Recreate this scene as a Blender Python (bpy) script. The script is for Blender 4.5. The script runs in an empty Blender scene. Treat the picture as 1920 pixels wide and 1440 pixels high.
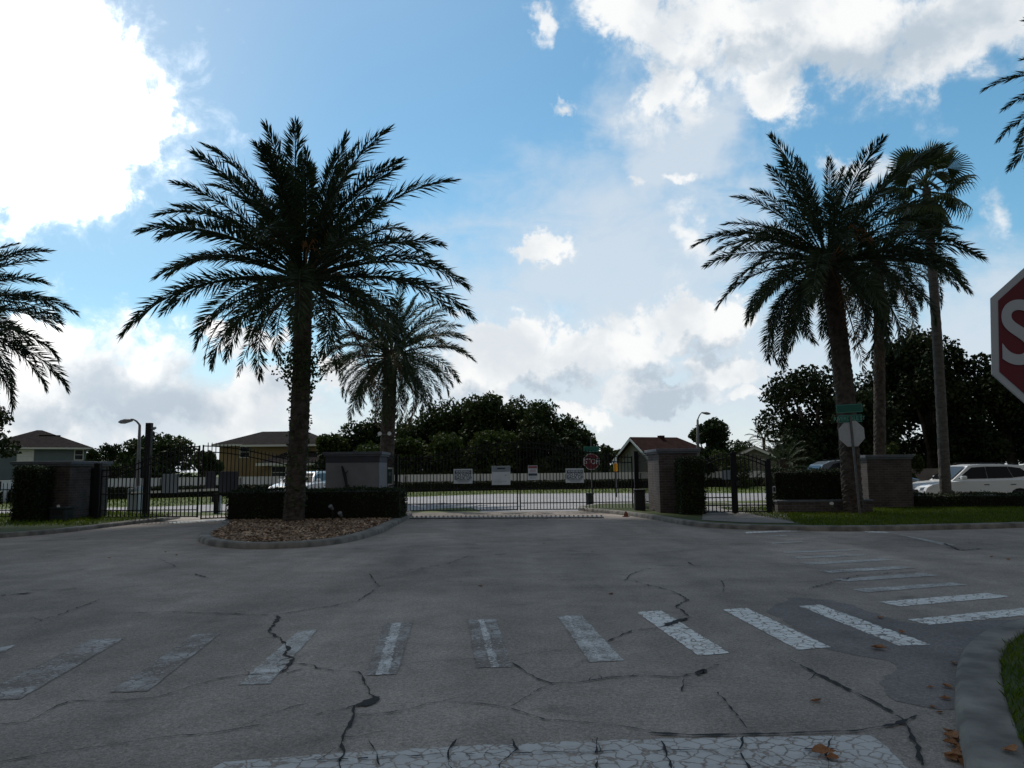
import bpy, bmesh, math, random
import numpy as np
from mathutils import Vector, Matrix, noise as mnoise

C = bpy.context.scene.collection
sc = bpy.context.scene
R = math.radians
PI = math.pi

# ------------------------------------------------------------------ camera
F_PX = 1450.0
EYE = 1.65
PITCH = math.atan2(159, F_PX)
ROLL = R(0.55)
cam_d = bpy.data.cameras.new("Camera")
cam_d.sensor_width = 36.0
cam_d.lens = F_PX / 1920 * 36.0
cam_d.clip_start = 0.05
cam_d.clip_end = 6000
cam = bpy.data.objects.new("Camera", cam_d)
C.objects.link(cam)
CAM_R = Matrix.Rotation(PI/2 + PITCH, 3, 'X') @ Matrix.Rotation(-ROLL, 3, 'Z')
cam.matrix_world = Matrix.Translation((0, 0, EYE)) @ CAM_R.to_4x4()
sc.camera = cam
sc.view_settings.view_transform = 'Standard'
sc.view_settings.look = 'None'
sc.view_settings.exposure = 0.0
sc.view_settings.gamma = 1.0

def ray(px, py):
    return (CAM_R @ Vector(((px-960)/F_PX, -(py-720)/F_PX, -1.0))).normalized()
def G(px, py, z=0.0):
    d = ray(px, py); t = (z-EYE)/d.z
    return Vector((d.x*t, d.y*t, z))
def P(px, py, Y):
    d = ray(px, py); t = Y/d.y
    return Vector((d.x*t, Y, EYE+d.z*t))
def UV(px, py):
    d = ray(px, py)
    return math.atan2(d.x, d.y), math.asin(d.z)

# ------------------------------------------------------------------ sun and sky
SUN_AZ, SUN_EL = R(-24), R(52)
SUN = Vector((math.sin(SUN_AZ)*math.cos(SUN_EL), math.cos(SUN_AZ)*math.cos(SUN_EL), math.sin(SUN_EL)))
sd = bpy.data.lights.new("Sun", 'SUN'); sd.energy = 3.0; sd.angle = R(0.53); sd.color = (1.0, 0.95, 0.87)
so = bpy.data.objects.new("Sun", sd); C.objects.link(so)
so.rotation_euler = SUN.to_track_quat('Z', 'Y').to_euler()

W = bpy.data.worlds.new("World"); sc.world = W; W.use_nodes = True
nt = W.node_tree; N = nt.nodes; LK = nt.links
for n in list(N): N.remove(n)
def nd(t, **k):
    n = N.new(t)
    for a, b in k.items(): setattr(n, a, b)
    return n
def setin(n, i, v):
    if v is None: return
    if hasattr(v, 'is_output'): LK.new(v, n.inputs[i])
    else: n.inputs[i].default_value = v
def mth(op, a, b=None, c=None, clamp=False):
    n = nd('ShaderNodeMath', operation=op, use_clamp=clamp)
    setin(n, 0, a); setin(n, 1, b); setin(n, 2, c)
    return n.outputs[0]
def sstep(x, lo, hi, tlo=0.0, thi=1.0):
    n = nd('ShaderNodeMapRange', interpolation_type='SMOOTHSTEP')
    setin(n, 0, x); n.inputs[1].default_value = lo; n.inputs[2].default_value = hi
    n.inputs[3].default_value = tlo; n.inputs[4].default_value = thi
    return n.outputs[0]
def mixc(f, a, b):
    n = nd('ShaderNodeMix', data_type='RGBA')
    setin(n, 0, f); setin(n, 6, a); setin(n, 7, b)
    return n.outputs[2]
tc = nd('ShaderNodeTexCoord')
vec = tc.outputs['Generated']
sep = nd('ShaderNodeSeparateXYZ'); LK.new(vec, sep.inputs[0])
def wnoise(scale, detail, rough=0.55, off=(0, 0, 0), dist=0.0, stretch=(1, 1, 1)):
    mp = nd('ShaderNodeMapping'); LK.new(vec, mp.inputs[0]); mp.inputs[1].default_value = off; mp.inputs[3].default_value = stretch
    n = nd('ShaderNodeTexNoise'); LK.new(mp.outputs[0], n.inputs['Vector'])
    n.inputs['Scale'].default_value = scale; n.inputs['Detail'].default_value = detail
    n.inputs['Roughness'].default_value = rough; n.inputs['Distortion'].default_value = dist
    return n.outputs[0]
u0 = mth('ARCTAN2', sep.outputs[0], sep.outputs[1])
v0 = mth('ARCSINE', sep.outputs[2])
w1 = wnoise(7, 5, 0.6, (3, 1, 7)); w2 = wnoise(7, 5, 0.6, (9, 4, 2))
w3 = wnoise(26, 5, 0.65, (1, 6, 3)); w4 = wnoise(26, 5, 0.65, (4, 2, 8))
uu = mth('MULTIPLY_ADD', mth('SUBTRACT', w1, 0.5), 0.17, mth('MULTIPLY_ADD', mth('SUBTRACT', w3, 0.5), 0.055, u0))
vv = mth('MULTIPLY_ADD', mth('SUBTRACT', w2, 0.5), 0.14, mth('MULTIPLY_ADD', mth('SUBTRACT', w4, 0.5), 0.055, v0))
def field(blobs, U, V):
    out = None
    for (px, py, a, b) in blobs:
        cu, cv = UV(px, py)
        a /= F_PX; b /= F_PX
        du = mth('MULTIPLY', mth('SUBTRACT', U, cu), 1/a)
        dv = mth('MULTIPLY', mth('SUBTRACT', V, cv), 1/b)
        r2 = mth('ADD', mth('MULTIPLY', du, du), mth('MULTIPLY', dv, dv))
        e = mth('SUBTRACT', 1.0, mth('SQRT', r2))
        out = e if out is None else mth('MAXIMUM', out, e)
    return out
big = [(-80, 110, 320, 225), (115, 145, 155, 140), (222, 218, 120, 78), (40, 310, 180, 90), (160, 352, 85, 36),
       (60, 650, 150, 75), (150, 720, 250, 100), (300, 745, 150, 70), (470, 770, 130, 80), (30, 800, 260, 60),
       (1180, 15, 130, 50), (1420, 40, 230, 95), (1600, 50, 230, 75), (1790, 50, 170, 110), (1460, 150, 95, 60), (1250, 160, 60, 56), (1960, 20, 120, 90)]
wisp = [(1310, 450, 40, 52), (1620, 312, 130, 46), (1890, 410, 46, 62), (1060, 208, 44, 14), (1000, 45, 24, 36), (1285, 330, 30, 14), (1200, 350, 26, 10), (865, 600, 34, 18), (1250, 215, 60, 50)]
mid = [(1022, 470, 66, 42), (960, 655, 85, 60), (930, 705, 130, 60), (1050, 690, 75, 55), (1150, 670, 120, 60), (1210, 735, 150, 42),
       (1310, 610, 110, 55), (1340, 690, 110, 45), (1380, 748, 60, 24), (470, 640, 60, 22), (500, 720, 90, 55), (640, 720, 60, 40), (1090, 770, 80, 28)]
veil = [(1150, 560, 420, 330), (1260, 300, 170, 260), (950, 720, 400, 190), (1400, 700, 500, 220), (1850, 640, 260, 190), (200, 800, 700, 150)]
N1 = wnoise(16, 9, 0.62, (0.3, 0.7, 0.1), 0.3)
N2 = wnoise(6, 6, 0.6, (5.3, 2.7, 1.1), 0.2)
F1 = field(big, uu, vv); F2 = field(mid, uu, vv); F3 = field(veil, mth('MULTIPLY_ADD', mth('SUBTRACT', w1, 0.5), 0.35, u0), mth('MULTIPLY_ADD', mth('SUBTRACT', w2, 0.5), 0.25, v0))
nn = mth('SUBTRACT', N1, 0.5)
D1 = sstep(mth('MULTIPLY_ADD', nn, 2.1, F1), 0.0, 0.52)
D2 = sstep(mth('MULTIPLY_ADD', nn, 2.1, F2), 0.02, 0.36)
NV = wnoise(9, 6, 0.6, (2, 8, 4), 0.6, (1, 1, 2.2))
D3 = mth('MULTIPLY', sstep(mth('MULTIPLY_ADD', mth('SUBTRACT', NV, 0.5), 1.1, F3), -0.10, 0.85), 0.86)
# cumulus elsewhere in the dome (overhead and behind the viewer)
D4 = mth('MULTIPLY', sstep(N2, 0.50, 0.62), sstep(v0, 0.64, 0.85))
# added dark grey sky behind the viewer, unseen, dims surfaces facing the camera
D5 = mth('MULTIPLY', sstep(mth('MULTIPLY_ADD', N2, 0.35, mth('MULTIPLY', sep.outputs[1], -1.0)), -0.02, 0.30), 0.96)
# pale band of distant cloud and haze along the horizon
hz = sstep(v0, 0.17, -0.01)
hz = mth('MULTIPLY', hz, 0.85)
DW = mth('MULTIPLY', sstep(mth('MULTIPLY_ADD', nn, 3.4, field(wisp, uu, vv)), -0.05, 1.0), 0.9)
cum = mth('MAXIMUM', mth('MAXIMUM', mth('MAXIMUM', D1, D2), D4), DW)
fringe = mth('MULTIPLY', mth('MAXIMUM', sstep(mth('MULTIPLY_ADD', nn, 2.6, F1), -0.28, 0.45), sstep(mth('MULTIPLY_ADD', nn, 2.4, F2), -0.30, 0.5)), 0.30)
sky = nd('ShaderNodeTexSky', sky_type='NISHITA', sun_disc=False, sun_elevation=SUN_EL, sun_rotation=SUN_AZ % (2*PI),
         air_density=1.0, dust_density=0.35, ozone_density=2.0)
hsv = nd('ShaderNodeHueSaturation'); LK.new(sky.outputs[0], hsv.inputs['Color'])
hsv.inputs['Hue'].default_value = 0.478; hsv.inputs['Saturation'].default_value = 1.20; hsv.inputs['Value'].default_value = 1.0
bg_sky = nd('ShaderNodeBackground'); LK.new(hsv.outputs[0], bg_sky.inputs[0]); bg_sky.inputs[1].default_value = 0.12
# cloud colour: bright sunlit billows, blue-grey undersides where the cloud is deep
under = [(290, 745, 180, 80), (200, 790, 180, 50), (1245, 750, 110, 40), (1225, 700, 80, 30), (1330, 650, 90, 30), (1010, 740, 90, 30), (1640, 95, 260, 50), (1400, 95, 170, 40), (880, 740, 80, 30)]
FU = field(under, uu, vv)
NS = wnoise(11, 7, 0.55, (7, 7, 1), 0.2)
sh = mth('MULTIPLY', sstep(mth('MULTIPLY_ADD', mth('SUBTRACT', NS, 0.5), 3.0, FU), -0.35, 0.95), 0.85)
sh2 = mth('MULTIPLY', sstep(NS, 0.40, 0.66), 0.42)
sh = mth('MAXIMUM', sh, sh2)
glow = field([(10, 110, 640, 500)], u0, v0)
gl = sstep(glow, -0.2, 0.9)
lit = mixc(gl, (0.97, 0.98, 0.98, 1), (2.9, 2.8, 2.65, 1))
drk = mixc(gl, (0.43, 0.53, 0.63, 1), (1.0, 1.04, 1.08, 1))
ccol = mixc(sh, lit, drk)
hcol = mixc(gl, (0.71, 0.79, 0.85, 1), (0.95, 1.02, 1.05, 1))
vcol = mixc(gl, (0.67, 0.745, 0.825, 1), (0.95, 1.02, 1.05, 1))
bg_v = nd('ShaderNodeBackground'); LK.new(vcol, bg_v.inputs[0])
bg_h = nd('ShaderNodeBackground'); LK.new(hcol, bg_h.inputs[0])
bg_c = nd('ShaderNodeBackground'); LK.new(ccol, bg_c.inputs[0])
def mixs(f, a, b):
    n = nd('ShaderNodeMixShader'); LK.new(f, n.inputs[0]); LK.new(a, n.inputs[1]); LK.new(b, n.inputs[2]); return n.outputs[0]
wo = nd('ShaderNodeOutputWorld')
gmix = mth('MULTIPLY', sstep(glow, 0.0, 1.0), 0.35)
s = mixs(gmix, bg_sky.outputs[0], bg_v.outputs[0])
s = mixs(hz, s, bg_h.outputs[0])
s = mixs(D3, s, bg_v.outputs[0])
s = mixs(fringe, s, bg_c.outputs[0])
s = mixs(cum, s, bg_c.outputs[0])
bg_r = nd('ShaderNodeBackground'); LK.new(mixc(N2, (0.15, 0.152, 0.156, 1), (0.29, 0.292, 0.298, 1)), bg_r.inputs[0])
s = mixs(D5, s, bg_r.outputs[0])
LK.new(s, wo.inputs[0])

# ------------------------------------------------------------------ materials
def new_mat(name):
    m = bpy.data.materials.new(name); m.use_nodes = True
    return m, m.node_tree.nodes, m.node_tree.links, m.node_tree.nodes['Principled BSDF']
MATS = {}
def mat(name, col, rough=0.7, col2=None, scale=4.0, bump=0.0, bscale=40.0, metal=0.0, spec=0.4, stretch=(1, 1, 1), island=0.0, trans=0.0, detail=5.0, lo=0.35, hi=0.65, coat=0.0):
    if name in MATS: return MATS[name]
    m, n, l, b = new_mat(name)
    b.inputs['Roughness'].default_value = rough
    b.inputs['Metallic'].default_value = metal
    b.inputs['Specular IOR Level'].default_value = spec
    b.inputs['Coat Weight'].default_value = coat
    tcn = n.new('ShaderNodeTexCoord'); mp = n.new('ShaderNodeMapping'); l.new(tcn.outputs['Object'], mp.inputs[0]); mp.inputs[3].default_value = stretch
    src = None
    if col2 is not None:
        nz = n.new('ShaderNodeTexNoise'); l.new(mp.outputs[0], nz.inputs['Vector']); nz.inputs['Scale'].default_value = scale; nz.inputs['Detail'].default_value = detail
        mr = n.new('ShaderNodeMapRange'); l.new(nz.outputs[0], mr.inputs[0]); mr.inputs[1].default_value = lo; mr.inputs[2].default_value = hi
        mx = n.new('ShaderNodeMix'); mx.data_type = 'RGBA'; l.new(mr.outputs[0], mx.inputs[0])
        mx.inputs[6].default_value = (*col, 1); mx.inputs[7].default_value = (*col2, 1)
        src = mx.outputs[2]
    if island > 0:
        ge = n.new('ShaderNodeNewGeometry')
        mr = n.new('ShaderNodeMapRange'); l.new(ge.outputs['Random Per Island'], mr.inputs[0]); mr.inputs[3].default_value = 1-island; mr.inputs[4].default_value = 1+island
        hs = n.new('ShaderNodeHueSaturation'); l.new(mr.outputs[0], hs.inputs['Value'])
        if src is not None: l.new(src, hs.inputs['Color'])
        else: hs.inputs['Color'].default_value = (*col, 1)
        src = hs.outputs[0]
    if src is not None: l.new(src, b.inputs['Base Color'])
    else: b.inputs['Base Color'].default_value = (*col, 1)
    if bump > 0:
        nb = n.new('ShaderNodeTexNoise'); l.new(mp.outputs[0], nb.inputs['Vector']); nb.inputs['Scale'].default_value = bscale; nb.inputs['Detail'].default_value = 6
        bp = n.new('ShaderNodeBump'); bp.inputs['Strength'].default_value = bump; bp.inputs['Distance'].default_value = 0.02
        l.new(nb.outputs[0], bp.inputs['Height']); l.new(bp.outputs[0], b.inputs['Normal'])
    if trans > 0:
        tr = n.new('ShaderNodeBsdfTranslucent'); ms = n.new('ShaderNodeMixShader'); ms.inputs[0].default_value = trans
        if src is not None: l.new(src, tr.inputs[0])
        else: tr.inputs[0].default_value = (*col, 1)
        l.new(b.outputs[0], ms.inputs[1]); l.new(tr.outputs[0], ms.inputs[2])
        l.new(ms.outputs[0], n['Material Output'].inputs[0])
    MATS[name] = m
    return m

def asphalt_nodes(n, l):
    """colour socket of worn asphalt, used alone and under flaking paint"""
    tcn = n.new('ShaderNodeTexCoord'); v = tcn.outputs['Object']
    def nz(scale, detail, rough=0.55, dist=0.0):
        q = n.new('ShaderNodeTexNoise'); l.new(v, q.inputs['Vector']); q.inputs['Scale'].default_value = scale; q.inputs['Detail'].default_value = detail; q.inputs['Roughness'].default_value = rough; q.inputs['Distortion'].default_value = dist
        return q.outputs[0]
    def mr(x, a, b, c, d):
        q = n.new('ShaderNodeMapRange'); l.new(x, q.inputs[0])
        for i, t in enumerate((a, b, c, d)): q.inputs[i+1].default_value = t
        return q.outputs[0]
    def mul(a, b):
        q = n.new('ShaderNodeMath'); q.operation = 'MULTIPLY'; l.new(a, q.inputs[0]); l.new(b, q.inputs[1]); return q.outputs[0]
    big_ = mr(nz(0.22, 6, 0.6, 0.8), 0.36, 0.62, 0.74, 1.12)
    mps = n.new('ShaderNodeMapping'); l.new(v, mps.inputs[0]); mps.inputs[2].default_value = (0, 0, R(8)); mps.inputs[3].default_value = (1.1, 0.10, 1)
    ns_ = n.new('ShaderNodeTexNoise'); l.new(mps.outputs[0], ns_.inputs['Vector']); ns_.inputs['Scale'].default_value = 1.0; ns_.inputs['Detail'].default_value = 5
    big_ = mul(big_, mr(ns_.outputs[0], 0.35, 0.65, 0.86, 1.10))
    big_ = mul(big_, mr(nz(0.75, 4, 0.55, 1.5), 0.60, 0.72, 1.0, 0.72))
    med = mr(nz(1.7, 7, 0.65), 0.3, 0.7, 0.80, 1.16)
    fine = mr(nz(75, 3, 0.75), 0.25, 0.75, 0.50, 1.58)
    vo = n.new('ShaderNodeTexVoronoi'); l.new(v, vo.inputs['Vector']); vo.inputs['Scale'].default_value = 130
    grit = mr(vo.outputs['Distance'], 0.0, 0.22, 1.8, 0.98)
    val = mul(mul(mul(big_, med), mul(fine, grit)), mr(nz(30, 2, 0.6), 0.3, 0.7, 0.80, 1.22))
    cmb = n.new('ShaderNodeMix'); cmb.data_type = 'RGBA'; cmb.blend_type = 'MULTIPLY'; cmb.inputs[0].default_value = 1.0
    cmb.inputs[6].default_value = (0.290, 0.250, 0.219, 1)
    gr = n.new('ShaderNodeCombineColor')
    for i in range(3): l.new(val, gr.inputs[i])
    l.new(gr.outputs[0], cmb.inputs[7])
    return cmb.outputs[2], fine, v
def make_asphalt():
    m, n, l, b = new_mat('asphalt')
    col, fine, v = asphalt_nodes(n, l)
    l.new(col, b.inputs['Base Color']); b.inputs['Roughness'].default_value = 0.88; b.inputs['Specular IOR Level'].default_value = 0.25
    bp = n.new('ShaderNodeBump'); bp.inputs['Strength'].default_value = 0.55; bp.inputs['Distance'].default_value = 0.006
    l.new(fine, bp.inputs['Height']); l.new(bp.outputs[0], b.inputs['Normal'])
    return m
ASPH = make_asphalt()
def make_paint(name, cover, col=(0.62, 0.64, 0.65), crack=7.0, cw=0.05, under=None, flake=26.0):
    """traffic paint that has flaked and cracked: cover 0..1 is how much is left"""
    m, n, l, b = new_mat(name)
    ac, fine, v = asphalt_nodes(n, l)
    def nz(scale, detail, rough=0.6):
        q = n.new('ShaderNodeTexNoise'); l.new(v, q.inputs['Vector']); q.inputs['Scale'].default_value = scale; q.inputs['Detail'].default_value = detail; q.inputs['Roughness'].default_value = rough
        return q.outputs[0]
    warp = n.new('ShaderNodeMix'); warp.data_type = 'VECTOR'; warp.inputs[0].default_value = 0.11
    wn = n.new('ShaderNodeTexNoise'); l.new(v, wn.inputs['Vector']); wn.inputs['Scale'].default_value = 8; wn.inputs['Detail'].default_value = 5
    l.new(v, warp.inputs[4]); l.new(wn.outputs['Color'], warp.inputs[5])
    def edge(scale, w0, w1):
        vo = n.new('ShaderNodeTexVoronoi'); vo.feature = 'DISTANCE_TO_EDGE'; l.new(warp.outputs[1], vo.inputs['Vector']); vo.inputs['Scale'].default_value = scale
        q = n.new('ShaderNodeMapRange'); l.new(vo.outputs['Distance'], q.inputs[0]); q.inputs[1].default_value = w0; q.inputs[2].default_value = w1
        return q.outputs[0]
    e1 = edge(crack, cw*0.4, cw); e2 = edge(crack*3.1, cw*0.9, cw*1.9)
    t = 0.5 + (0.5-cover)*0.42
    fl = n.new('ShaderNodeMapRange'); l.new(nz(flake, 7, 0.7), fl.inputs[0]); fl.inputs[1].default_value = t-0.03; fl.inputs[2].default_value = t+0.05
    fb = n.new('ShaderNodeMapRange'); l.new(nz(2.6, 5), fb.inputs[0]); fb.inputs[1].default_value = t-0.16; fb.inputs[2].default_value = t+0.12
    def mul(a, c):
        q = n.new('ShaderNodeMath'); q.operation = 'MULTIPLY'; l.new(a, q.inputs[0]); l.new(c, q.inputs[1]); return q.outputs[0]
    def mx(a, c):
        q = n.new('ShaderNodeMath'); q.operation = 'MAXIMUM'; l.new(a, q.inputs[0]); l.new(c, q.inputs[1]); return q.outputs[0]
    k = mul(mul(e1, mx(fl.outputs[0], fb.outputs[0])), mx(e2, fb.outputs[0]))
    base = n.new('ShaderNodeMix'); base.data_type = 'RGBA'
    l.new(k, base.inputs[0])
    if under:
        un = n.new('ShaderNodeMix'); un.data_type = 'RGBA'; un.blend_type = 'MULTIPLY'; un.inputs[0].default_value = 1.0
        l.new(ac, un.inputs[6]); un.inputs[7].default_value = (*under, 1); l.new(un.outputs[2], base.inputs[6])
    else: l.new(ac, base.inputs[6])
    dirt = n.new('ShaderNodeMix'); dirt.data_type = 'RGBA'; l.new(nz(9, 6), dirt.inputs[0])
    dirt.inputs[6].default_value = (col[0]*0.70, col[1]*0.70, col[2]*0.70, 1); dirt.inputs[7].default_value = (*col, 1)
    l.new(dirt.outputs[2], base.inputs[7])
    l.new(base.outputs[2], b.inputs['Base Color']); b.inputs['Roughness'].default_value = 0.8; b.inputs['Specular IOR Level'].default_value = 0.25
    bp = n.new('ShaderNodeBump'); bp.inputs['Strength'].default_value = 0.4; bp.inputs['Distance'].default_value = 0.006
    l.new(fine, bp.inputs['Height']); l.new(bp.outputs[0], b.inputs['Normal'])
    return m
PAINT_GOOD = make_paint('crosswalk_paint', 0.74, col=(0.86, 0.86, 0.84), crack=10.0, cw=0.075)
PAINT_MID = make_paint('flaked_paint', 0.46, col=(0.66, 0.66, 0.65), crack=14.0, under=(0.8, 0.82, 0.84))
PAINT_OLD = make_paint('worn_paint', 0.34, col=(0.52, 0.51, 0.50), under=(0.68, 0.68, 0.70))
PAINT_STRIP = make_paint('strip_paint', 0.50, col=(0.80, 0.80, 0.79), flake=30.0, crack=18.0, under=(0.8, 0.82, 0.84))
PAINT_FAINT = make_paint('faint_paint', 0.55, col=(0.50, 0.50, 0.50))
PAINT_STOP = make_paint('stop_line_paint', 0.78, col=(0.56, 0.55, 0.54), crack=12.0, cw=0.085)

def make_brick(name, c1, c2, mortar, sx=1.0):
    m, n, l, b = new_mat(name)
    tcn = n.new('ShaderNodeTexCoord'); sp = n.new('ShaderNodeSeparateXYZ'); l.new(tcn.outputs['Object'], sp.inputs[0])
    ad = n.new('ShaderNodeMath'); l.new(sp.outputs[0], ad.inputs[0]); l.new(sp.outputs[1], ad.inputs[1])
    cb = n.new('ShaderNodeCombineXYZ'); l.new(ad.outputs[0], cb.inputs[0]); l.new(sp.outputs[2], cb.inputs[1])
    bk = n.new('ShaderNodeTexBrick'); l.new(cb.outputs[0], bk.inputs['Vector'])
    bk.inputs['Scale'].default_value = 1.0; bk.inputs['Brick Width'].default_value = 0.24; bk.inputs['Row Height'].default_value = 0.085; bk.inputs['Mortar Size'].default_value = 0.008
    bk.inputs['Color1'].default_value = (*c1, 1); bk.inputs['Color2'].default_value = (*c2, 1); bk.inputs['Mortar'].default_value = (*mortar, 1)
    nz = n.new('ShaderNodeTexNoise'); l.new(tcn.outputs['Object'], nz.inputs['Vector']); nz.inputs['Scale'].default_value = 3; nz.inputs['Detail'].default_value = 7
    mr = n.new('ShaderNodeMapRange'); l.new(nz.outputs[0], mr.inputs[0]); mr.inputs[1].default_value = 0.3; mr.inputs[2].default_value = 0.7; mr.inputs[3].default_value = 0.65; mr.inputs[4].default_value = 1.2
    hs = n.new('ShaderNodeHueSaturation'); l.new(bk.outputs[0], hs.inputs['Color']); l.new(mr.outputs[0], hs.inputs['Value'])
    l.new(hs.outputs[0], b.inputs['Base Color']); b.inputs['Roughness'].default_value = 0.9
    bp = n.new('ShaderNodeBump'); bp.inputs['Strength'].default_value = 0.6; bp.inputs['Distance'].default_value = 0.01; bp.invert = True
    l.new(bk.outputs['Fac'], bp.inputs['Height']); l.new(bp.outputs[0], b.inputs['Normal'])
    return m
BRICK = make_brick('brown_brick', (0.058, 0.043, 0.040), (0.092, 0.071, 0.065), (0.12, 0.114, 0.11))

M_CRACK = mat('crack_tar', (0.012, 0.012, 0.013), 0.9)
M_CONC = mat('street_concrete', (0.225, 0.222, 0.23), 0.85, (0.28, 0.277, 0.284), 0.8, 0.2, 60)
M_WALK = mat('pavement_concrete', (0.145, 0.138, 0.130), 0.9, (0.21, 0.20, 0.19), 1.5, 0.3, 60)
M_KERB = mat('kerb_concrete', (0.105, 0.098, 0.088), 0.9, (0.235, 0.220, 0.195), 3.2, 0.4, 40, detail=8)
M_GRASSG = mat('grass_ground', (0.050, 0.075, 0.014), 0.95, (0.095, 0.115, 0.026), 0.9, 0.6, 30, detail=8)
M_LAWN = mat('lawn_ground', (0.026, 0.042, 0.004), 0.95, (0.050, 0.064, 0.010), 2.0, 0.6, 50, detail=8)
M_BLADE = mat('grass_blade', (0.066, 0.112, 0.006), 0.8, (0.108, 0.142, 0.014), 1.2, island=0.45, trans=0.3, spec=0.2)
M_MULCH = mat('mulch_ground', (0.06, 0.045, 0.03), 0.95, (0.15, 0.11, 0.08), 8, 0.8, 40)
M_LITTER = mat('litter_leaf', (0.24, 0.15, 0.095), 0.85, (0.48, 0.35, 0.24), 2.5, island=0.6)
M_DRY = mat('dry_leaf', (0.22, 0.085, 0.035), 0.8, (0.34, 0.17, 0.075), 20, island=0.2, trans=0.15)
M_IRON = mat('black_iron', (0.008, 0.008, 0.010), 0.55, spec=0.2)
M_STUCCO = mat('grey_stucco', (0.21, 0.215, 0.23), 0.95, (0.25, 0.25, 0.265), 3, 0.3, 80)
M_CAP = mat('pillar_cap', (0.10, 0.11, 0.13), 0.75, (0.13, 0.14, 0.16), 4, 0.2, 60)
M_BARK = mat('palm_bark', (0.035, 0.027, 0.021), 0.95, (0.085, 0.068, 0.055), 6, 0.9, 22, detail=8)
M_BARKP = mat('grey_palm_bark', (0.075, 0.066, 0.058), 0.95, (0.13, 0.117, 0.104), 5, 0.5, 25, stretch=(1, 1, 3))
M_TRUNK = mat('tree_bark', (0.05, 0.042, 0.034), 0.95, (0.10, 0.085, 0.07), 5, 0.8, 20)
M_FROND = mat('frond_green', (0.026, 0.046, 0.020), 0.55, (0.045, 0.066, 0.024), 0.8, island=0.35, trans=0.24, spec=0.35)
M_FRONDB = mat('frond_brown', (0.10, 0.062, 0.032), 0.8, (0.15, 0.10, 0.055), 0.8, island=0.35, trans=0.2, spec=0.2)
M_FAN = mat('fan_green', (0.045, 0.070, 0.020), 0.5, (0.07, 0.095, 0.03), 0.8, island=0.3, trans=0.22, spec=0.4)
M_STALK = mat('fruit_stalk', (0.26, 0.11, 0.035), 0.7, (0.34, 0.17, 0.06), 3)
M_LEAF = mat('tree_leaf', (0.018, 0.034, 0.010), 0.7, (0.044, 0.064, 0.018), 0.28, island=0.45, trans=0.20, spec=0.15)
M_LEAF2 = mat('bright_leaf', (0.025, 0.042, 0.009), 0.7, (0.050, 0.068, 0.016), 0.35, island=0.4, trans=0.25, spec=0.12)
M_LEAFD = mat('oak_leaf', (0.012, 0.023, 0.008), 0.7, (0.030, 0.042, 0.014), 0.4, island=0.5, trans=0.10, spec=0.12)
M_HEDGE = mat('hedge_leaf', (0.016, 0.026, 0.010), 0.65, (0.036, 0.050, 0.016), 1.5, island=0.5, trans=0.1, spec=0.2)
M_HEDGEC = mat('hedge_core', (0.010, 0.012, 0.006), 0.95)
M_IVY = mat('ivy_leaf', (0.040, 0.075, 0.018), 0.6, (0.06, 0.09, 0.02), 3, island=0.4, trans=0.25)
M_WHITE = mat('white_vinyl', (0.76, 0.77, 0.75), 0.6, (0.82, 0.82, 0.80), 1.0)
M_WPAINT = mat('white_paint', (0.72, 0.74, 0.76), 0.5, (0.62, 0.64, 0.66), 3)
M_SIGNW = mat('sign_white', (0.56, 0.64, 0.72), 0.5, (0.50, 0.58, 0.66), 6)
M_SIGNB = mat('sign_dark', (0.03, 0.05, 0.08), 0.5)
M_SIGNG = mat('sign_grey', (0.20, 0.25, 0.30), 0.5)
M_SIGNR = mat('sign_red', (0.12, 0.005, 0.014), 0.5, (0.10, 0.004, 0.012), 2.0)
M_SIGNDR = mat('notice_red', (0.22, 0.07, 0.09), 0.5)
M_GREEN = mat('sign_green', (0.006, 0.10, 0.075), 0.5)
M_LETW = mat('letter_white', (0.40, 0.43, 0.46), 0.5)
M_ALU = mat('aluminium', (0.42, 0.43, 0.45), 0.45, (0.36, 0.37, 0.40), 8, metal=0.3)
M_GALV = mat('galvanised_steel', (0.10, 0.105, 0.11), 0.6, (0.14, 0.145, 0.15), 8, metal=0.4)
M_LAMP = mat('lamp_grey', (0.17, 0.18, 0.19), 0.6)
M_CONCP = mat('lamp_pole_concrete', (0.11, 0.11, 0.115), 0.85, (0.15, 0.15, 0.155), 6)
M_PANELG = mat('panel_grey', (0.075, 0.08, 0.10), 0.6)
M_PANELW = mat('panel_back', (0.30, 0.36, 0.41), 0.55)
M_UTIL = mat('utility_green', (0.02, 0.03, 0.03), 0.6)
M_YEL = mat('marker_yellow', (0.75, 0.33, 0.01), 0.5)
M_ORANGE = mat('marker_orange', (0.20, 0.055, 0.02), 0.6)
M_GLASS = mat('window_glass', (0.02, 0.028, 0.034), 0.08, spec=0.6)
M_CARGL = mat('car_glass', (0.005, 0.006, 0.008), 0.12, spec=0.22)
M_CARW = mat('car_white', (0.74, 0.76, 0.77), 0.35, spec=0.5, coat=0.6)
M_CARB = mat('car_blue_grey', (0.06, 0.085, 0.11), 0.3, spec=0.5, coat=0.6)
M_BLACK = mat('black_plastic', (0.012, 0.012, 0.013), 0.6)
M_RUB = mat('rubber', (0.015, 0.015, 0.016), 0.85)
M_RIM = mat('alloy', (0.35, 0.36, 0.38), 0.35, metal=0.8)
M_HLIGHT = mat('headlight_glass', (0.5, 0.55, 0.6), 0.1, spec=0.6)
M_ROOF = mat('shingle_brown', (0.017, 0.0145, 0.0145), 0.95, (0.030, 0.026, 0.025), 2.0, 0.5, 15, spec=0.02)
M_ROOFR = mat('shingle_red', (0.028, 0.015, 0.015), 0.95, (0.042, 0.024, 0.023), 2.0, 0.5, 15, spec=0.02)
M_ROOFT = mat('shingle_tan', (0.17, 0.145, 0.125), 0.95, (0.24, 0.21, 0.18), 2.0, 0.5, 15)
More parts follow.
